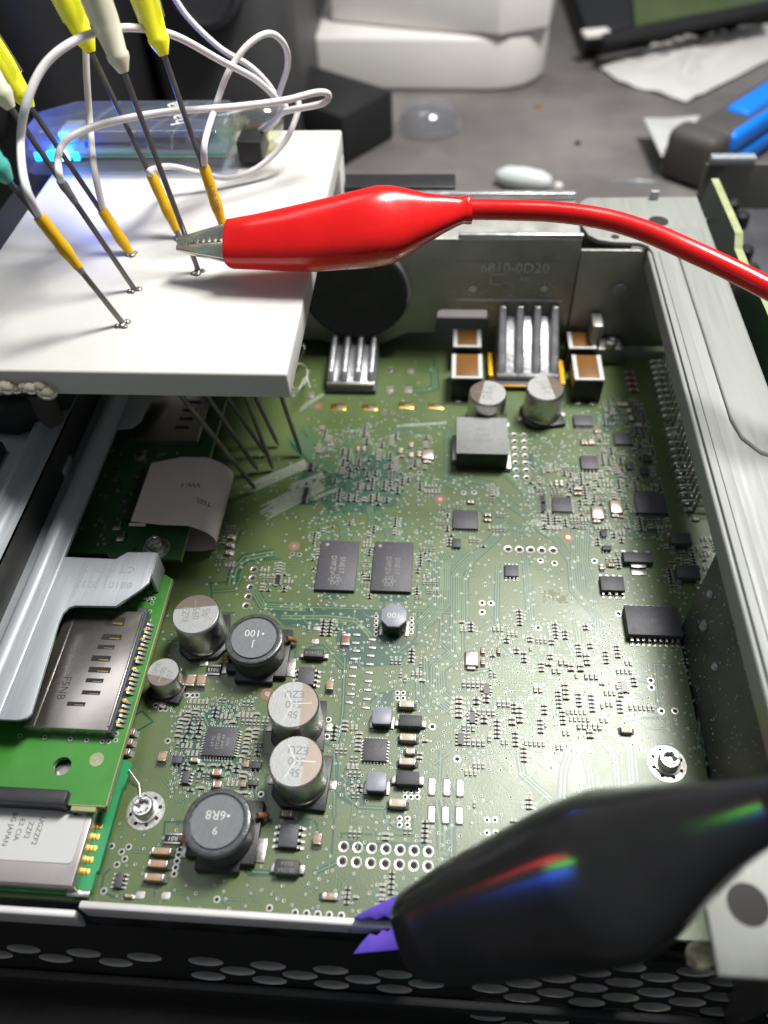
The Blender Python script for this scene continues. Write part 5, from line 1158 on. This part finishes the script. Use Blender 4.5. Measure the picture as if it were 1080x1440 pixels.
for k_, (nm_, col_, of_, al_) in enumerate((('red', (1, .05, .08), 24, -10), ('green', (.15, 1, .1), 0, 18), ('blue', (.04, .12, 1), -24, -6))):  # added colour lights, aimed only to reflect as streaks on the black sleeve
    pp_ = hit + rf * 260 + cr_ * of_ + ax_ * (al_ + 24)
    l_ = bpy.data.lights.new('rgb_streak_light', 'AREA'); l_.shape = 'RECTANGLE'; l_.size = .090; l_.size_y = .006; l_.energy = .0032; l_.spread = math.radians(30); l_.color = col_
    o_ = bpy.data.objects.new('rgb_streak_light', l_); C.objects.link(o_); zz_ = -(hit - pp_).normalized(); yy_ = zz_.cross(ax_).normalized(); xx_ = yy_.cross(zz_)
    o_.matrix_world = Matrix.Translation((pp_ + Vector((0, 0, ZO))) * S) @ Matrix((xx_, yy_, zz_)).transposed().to_4x4()
def px_prism(poly, d0, d1):
    q = MB(); n = len(poly); A = [PD(x, y, d0) for x, y in poly]; B_ = [PD(x, y, d1) for x, y in poly]
    return q.add(A + B_, [tuple(range(n)), tuple(range(2 * n - 1, n - 1, -1))] + [(i, n + i, n + (i + 1) % n, (i + 1) % n) for i in range(n)])
px_prism([(498, 1290), (520, 1277), (552, 1262), (592, 1248), (592, 1284), (575, 1284), (570, 1290), (560, 1286), (552, 1293), (540, 1288), (530, 1294), (518, 1290), (508, 1294)], 130, 134).build('upper_jaw', iris, bc, bevel=.2)
px_prism([(496, 1342), (508, 1326), (520, 1313), (530, 1316), (538, 1307), (546, 1310), (553, 1301), (560, 1303), (566, 1296), (580, 1308), (592, 1320), (592, 1333)], 131, 135).build('lower_jaw', iris, bc, bevel=.2)
MB().tube(catmull([blk[-2][0], blk[-1][0], PD(1200, 1110, 82), PD(1400, 1150, 95), PD(1700, 1500, 170)], 6), 2.9, 14).build('lead', black_pvc, bc, smooth=60)

# ================================================================ CLEAR DONGLE ON THE PLATE
dg_ = thing('clear_usb_dongle', 'clear plastic dongle glowing blue at one end, lying on the white plate', 'dongle', (-80, 199, ZP))
DX0, DX1, DY0, DY1 = -107.5, -52.5, 188.5, 210
MB().prism([(DX0, DY0 + 2), (DX0 + 3, DY0), (DX1, DY0), (DX1, DY1), (DX0 + 9, DY1), (DX0, DY1 - 9)], ZP + .2, ZP + 5).build('lower_shell', clear_shell, dg_, bevel=.5, seg=2)
MB().prism([(DX0 + 1, DY0 + 3.5), (DX0 + 5, DY0 + 1), (DX1 - 1, DY0 + 1), (DX1 - 1, DY1 - 1), (DX0 + 10, DY1 - 1), (DX0 + 1, DY1 - 8)], ZP + 5.1, ZP + 10.5, .08).build('upper_shell', clear_shell, dg_, bevel=.8, seg=3)
MB().box(DX0 + 6, DX1 - 3, DY0 + 3, DY1 - 4, ZP + 3.4, ZP + 4.4).build('inner_board', module_mask, dg_)
MB().box(-78, -60, DY0 + 4, DY1 - 8, ZP + 4.5, ZP + 8).build('inner_socket', mat('smoke_plastic', (.05, .055, .10), .3), dg_, bevel=.4)
MB().box(-92, -80, DY0 + 6, DY1 - 7, ZP + 4.5, ZP + 6).build('inner_chip', epoxy, dg_, bevel=.2)
MB().box(-99, -94, DY0 + 8, DY1 - 6, ZP + 4.4, ZP + 7.4).build('inner_coil', mat('grey_coil', (.22, .26, .26), .4), dg_, bevel=.4)
for i, (x, m, s) in enumerate(((-103, led_blue, 1.0), (-99.5, led_blue, 1.2), (-96.0, led_core, 1.3), (-93.2, led_blue, 1.0))):
    MB().cbox(x, DY0 + 2.0, ZP + 3.2, 1.6 * s, 1.0, 2.0 * s).build('led', m, dg_, bevel=.3)
L = bpy.data.lights.new('led_glow', 'POINT'); L.energy = .05; L.color = (.01, .10, 1); L.shadow_soft_size = .002
lo = bpy.data.objects.new('led_glow', L); C.objects.link(lo); place(lo, (-98, DY0 + 6, ZP + 7.6), dg_)
q = MB()
for x in (-88, -70, -64): q.tube(catmull([(x - 4, DY0 + .8, ZP + 6), (x - 3, DY0 + 3, ZP + 9.8), (x, DY0 + 9, ZP + 10.4), (x + 3, DY1 - 3, ZP + 10.3)], 6), .35, 8)
q.build('shell_rib', clear_shell, dg_)
lettering(['hama'], (-68.5, 200, ZP + 10.56), 6.4, 2.0, white_dev, dg_)
q = MB(); q.box(DX1 - .2, DX1 + 6, 193, 203, ZP + 1, ZP + 6.5); q.build('plug_body', blackpl, dg_, bevel=.6)
q = MB(); q.axis_lathe((DX1, 204, ZP + 6), (1, .1, .05), [(4.5, -6), (5.2, 0), (5.0, 6), (3.5, 9), (1.2, 10)], 20); q.build('cable_boot', clear_hub, dg_)

# ================================================================ THINGS ON THE DESK BEHIND
DZ = -ZO
def desk_poly(pts, z=DZ): return [tuple(P(x, y, z).xy) for x, y in pts]
wd = thing('white_device', 'white plastic device lying flat on the dark desk with a rounded end', 'device', P(600, 110, DZ))
A_ = P(448, 128, DZ); pts = [(A_.x, A_.y), (20, A_.y - 4)] + [(20 + 30 * math.sin(t * math.pi / 10), A_.y - 4 + 30 - 30 * math.cos(t * math.pi / 10)) for t in range(1, 6)] + [(50, 560), (-70, 575)]
MB().prism(pts, DZ + .3, DZ + 26).build('lower_shell', white_dev, wd, bevel=2.2, seg=3)
wu = thing('white_adapter', 'white plastic adapter resting tilted on the flat white device', 'adapter', P(600, 30, 0))
up_ = [tuple(P(x, y, 0).xy) for x, y in ((465, 29), (703, 52), (772, 40), (800, -60), (485, -90))]
MB().prism(up_, -.4, 32).build('shell', white_dev, wu, bevel=2.0, seg=3)
a_, b_ = P(554, 194, DZ), P(486, 234, DZ); dv = (b_ - a_); pn = Vector((-dv.y, dv.x, 0)).normalized(); pn = pn if pn.x < 0 else -pn
bx = MB().prism([(a_.x, a_.y), (b_.x, b_.y), (b_.x + pn.x * 90, b_.y + pn.y * 90), (a_.x + pn.x * 90, a_.y + pn.y * 90)], DZ + .2, DZ + 22).build('black_box', blackpl_matte, None, bevel=1.0); tag(bx, 'matte black box on the desk behind the white plate', 'box')
# blob of clear bag on the box
c = P(602, 178, DZ); q = MB(); q.lathe(c.x, c.y, [(14.5, DZ + .3), (14.3, DZ + 3), (13.2, DZ + 7), (10.5, DZ + 10), (6, DZ + 11.8), (1, DZ + 12.2)], 36, cap0=False); q.lathe(c.x, c.y, [(16, DZ + .3), (16, DZ + 1.2), (14, DZ + 1.2)], 36, cap0=False)
tag(q.build('clear_dome_cap', clear_dome2, None, smooth=60), 'small clear plastic dome standing on the dark desk', 'cap')
c0, c1 = P(697, 246, DZ + 4), P(776, 257, DZ + 4); d = c1 - c0; l = d.length
q = MB(); q.axis_lathe(c0, d, [(1.2, 0), (2.6, l * .05), (4.3, l * .2), (4.8, l * .5), (4.2, l * .8), (2.8, l * .95), (1.0, l)], 20); tag(q.build('silicone_cap', mat('milky_silicone', (.62, .66, .66), .35, sub=.3), None, smooth=60), 'milky white elongated cap lying alone on the desk', 'cap')
for i, (px, py, sx_, sy_, m_, lab_) in enumerate(((757, 150, 5, 4, winding, 'brown crumb on the desk beside the white device'), (893, 258, 22, 1.6, zinc, 'thin metal offcut lying on the desk before the knife'), (785, 262, 4, 3, white_dev, 'small white flake beside the milky cap'), (812, 203, 3.2, 2.4, blackpl, 'dark speck stuck on the open desk mat'))):
    c = P(px, py, DZ); q = MB(); q.lathe(0, 0, [(.5, 0), (.42, .25), (.15, .4)], 7); q.v = [Vector((c.x + v.x * sx_, c.y + v.y * sy_, DZ + .1 + v.z * 4)) for v in q.v]; tag(q.build('crumb', m_, None), lab_, 'crumb')
# crumpled paper
outp = desk_poly(((842, 97), (870, 118), (905, 128), (965, 146), (1000, 130), (1095, 80), (1100, 38), (1050, 40), (1035, 52), (1010, 46), (985, 58), (960, 54), (940, 62), (925, 55), (905, 80), (880, 92)))
def in_poly(x, y, W_):
    r_ = False
    for i in range(len(W_)):
        (xa, ya), (xb, yb) = W_[i], W_[i - 1]
        if (ya > y) != (yb > y) and x < (xb - xa) * (y - ya) / (yb - ya) + xa: r_ = not r_
    return r_
cx = sum(p[0] for p in outp) / len(outp); cyy = sum(p[1] for p in outp) / len(outp); q = MB(); rings = []
random.seed(3); N = len(outp); den = []
for i in range(N):
    for t in range(3): a, b_ = outp[i], outp[(i + 1) % N]; den.append((a[0] + (b_[0] - a[0]) * t / 3, a[1] + (b_[1] - a[1]) * t / 3))
for k in range(7): f = 1 - k / 6.5; rings.append([(cx + (x - cx) * f, cyy + (y - cyy) * f, DZ + .6 + random.uniform(0, 3.4) * (1 if k else .5)) for x, y in den])
q.ring(rings, False, True); tag(q.build('crumpled_paper', paper_m, None, smooth=25), 'crumpled sheet of white tissue paper behind the blue knife', 'paper')
# utility knife
kn = thing('utility_knife', 'blue and grey utility knife lying on the desk with its blade out', 'knife', P(975, 235, DZ))
k0, k1 = P(972, 222, DZ + 10), P(1130, 118, DZ + 10); kd = (k1 - k0).normalized(); ku = Vector((0, 0, 1)); kw = kd.cross(ku).normalized()
def kbox(t0, t1, w0, w1, z0, z1, nm, m, bev): 
    p = [k0 + kd * t0 + kw * w0, k0 + kd * t1 + kw * w0, k0 + kd * t1 + kw * w1, k0 + kd * t0 + kw * w1]
    return MB().prism([(a.x, a.y) for a in p], z0, z1).build(nm, m, kn, bevel=bev, seg=4)
kbox(-6, 8, -11, 12, DZ + .3, DZ + 22, 'head', grey_rub, 4.5); kbox(5, 190, -6, 12, DZ + .6, DZ + 21.6, 'grip', grey_rub, 3.5)
kbox(7, 190, 2, 13.6, DZ + 11.5, DZ + 21.0, 'handle_side', blue_pl, 3.0); kbox(7, 190, 3, 13.9, DZ + 1.5, DZ + 10.8, 'handle_side', blue_pl, 3.0); kbox(24, 190, -2, 9, DZ + 18, DZ + 23.4, 'slider_track', blue_pl, 2.0)
bp = desk_poly(((905, 167), (943, 167), (985, 163), (975, 178), (940, 205), (931, 222)), DZ + 10); MB().prism(bp, DZ + 9.6, DZ + 10.4).build('blade', mat('knife_blade', (.62, .62, .62), .5, .3, var=.1, vscale=60), kn, bevel=.1)
# black equipment behind, upper corner
eq = thing('black_instrument', 'black instrument case with a green circuit board on top, behind the crumpled paper', 'instrument', P(900, 70, DZ))
pp = desk_poly(((820, 84), (1100, 32), (1140, -120), (770, -60))); MB().prism(pp, DZ + .3, DZ + 14).build('case', blackpl, eq, bevel=2, seg=3)
pp = [tuple(P(x, y, DZ + 15).xy) for x, y in ((893, 36), (1015, 16), (1120, -5), (1130, -80), (885, -60))]; MB().prism(pp, DZ + 13.9, DZ + 16).build('circuit_board', mask_pour, eq)
c = P(838, 47, DZ + 15); MB().cbox(c.x, c.y, DZ + 14, 14, 8, 2.4, .25).build('white_connector', white_dev, eq, bevel=.6)
MB().prism([tuple(P(x, y, DZ + 14).xy) for x, y in ((845, 55), (1080, 8), (1090, 20), (850, 66))], DZ + 13.8, DZ + 17).build('case_lip', blackpl_matte, eq, bevel=.8)
# black machine upper left
mc = thing('black_machine', 'bulky black machine housing behind the clear dongle', 'machine', (-170, 370, DZ))
MB().prism([(-420, 300), (-150, 300), (-128, 330), (-128, 520), (-420, 520)], DZ + .3, 95).build('housing', blackpl, mc, bevel=9, seg=4)
MB().prism([(-125, 348), (-78, 352), (-66, 368), (-70, 470), (-125, 470)], DZ + .3, 62).build('side_block', mat('charcoal_shell', (.05, .05, .052), .5, var=.2, vscale=20), mc, bevel=7, seg=4)
q = MB(); q.axis_lathe((-96, 350, 46), (0, -1, .5), [(15, 0), (15, 5), (13, 6), (11, 3), (3, 2.5)], 32); q.build('knob', blackpl, mc)
q = MB(); q.axis_lathe((-190, 296, 30), (0, -1, .2), [(26, 0), (26, 8), (23, 10), (21, 5), (6, 3)], 40); q.build('dial', blackpl_matte, mc)
# upright green board outside the rail
sb = thing('upright_circuit_board', 'green circuit board standing on edge outside the pale rail', 'circuit board', (74, 160, -20))
yz = [(100, -20), (222, -20), (222, 30), (219.5, 35.5), (190, 36.2), (187, 33.5), (171, 33.5), (170, 35.6), (152, 36), (150, 34.6), (132, 34.9), (100, 35)]
q = MB(); n = len(yz); q.add([(73.2, y, z) for y, z in yz] + [(75.2, y, z) for y, z in yz], [tuple(range(n - 1, -1, -1)), tuple(range(n, 2 * n))]); q.m = 1
q.add([(73.2, y, z) for y, z in yz] + [(75.2, y, z) for y, z in yz], [(i, (i + 1) % n, n + (i + 1) % n, n + i) for i in range(n)]); q.build('board_laminate', [mat('upright_mask', (.020, .070, .022), .4, var=.3, vscale=60), mask_edge], sb, smooth=20)
q = MB()
for y, z in ((214, 26), (186, 22), (168, 24), (164, 20), (140, 25), (128, 22)): q.axis_lathe((73.2, y, z), (-1, 0, .1), [(.9, 0), (.7, .9), (.2, 1.5)], 8)
q.build('solder_joint', tin, sb, kind='stuff')
tr = thing('grey_tray', 'dark grey plastic tray with small black studs beside the upright board', 'tray', (130, 220, DZ))
TZ = 6.0; bk = P(1012, 292, TZ).y
MB().box(81, 220, 60, bk, DZ + .3, TZ).build('tray_floor', mat('tray_grey', (.055, .055, .060), .55, var=.3, vscale=60, bump=.3, bscale=300), tr, bevel=.5)
MB().box(83, 220, bk - .2, bk + 1.4, DZ + .3, TZ + 15).build('back_wall', mat('tray_wall', (.11, .11, .10), .5, .4, var=.15, vscale=40), tr, bevel=.3)
MB().box(84, 98, bk - 1.2, bk + 2.0, TZ + 15.0, TZ + 17.6).build('wall_tab', zinc, tr, bevel=.4)
for px, py in ((1027, 300), (1040, 318), (1052, 392), (1076, 430), (1045, 366)):
    c = P(px, py, TZ); q = MB(); q.lathe(c.x, c.y, [(2.4, TZ), (2.2, TZ + 4), (1.2, TZ + 5)], 12); q.build('stud', blackpl, tr)
# loose white fibres by the plate corner
for i, pts in enumerate((((407, 545), (418, 512), (432, 520), (428, 540), (412, 545), (405, 520)), ((415, 480), (428, 488), (420, 505), (412, 498), (424, 478)), ((404, 560), (420, 548), (430, 530), (436, 545)))):
    q = MB(); q.tube(catmull([P(x, y, 2 + 6 * (j % 2)) for j, (x, y) in enumerate(pts)], 6), .11, 5); tag(q.build('loose_fibre', fibre, None), ('thin white fibre looping round below the plate corner', 'short tangled white fibre higher up the plate edge', 'thin white fibre trailing off towards the memory chips')[i], 'fibre', 'loose fibres')
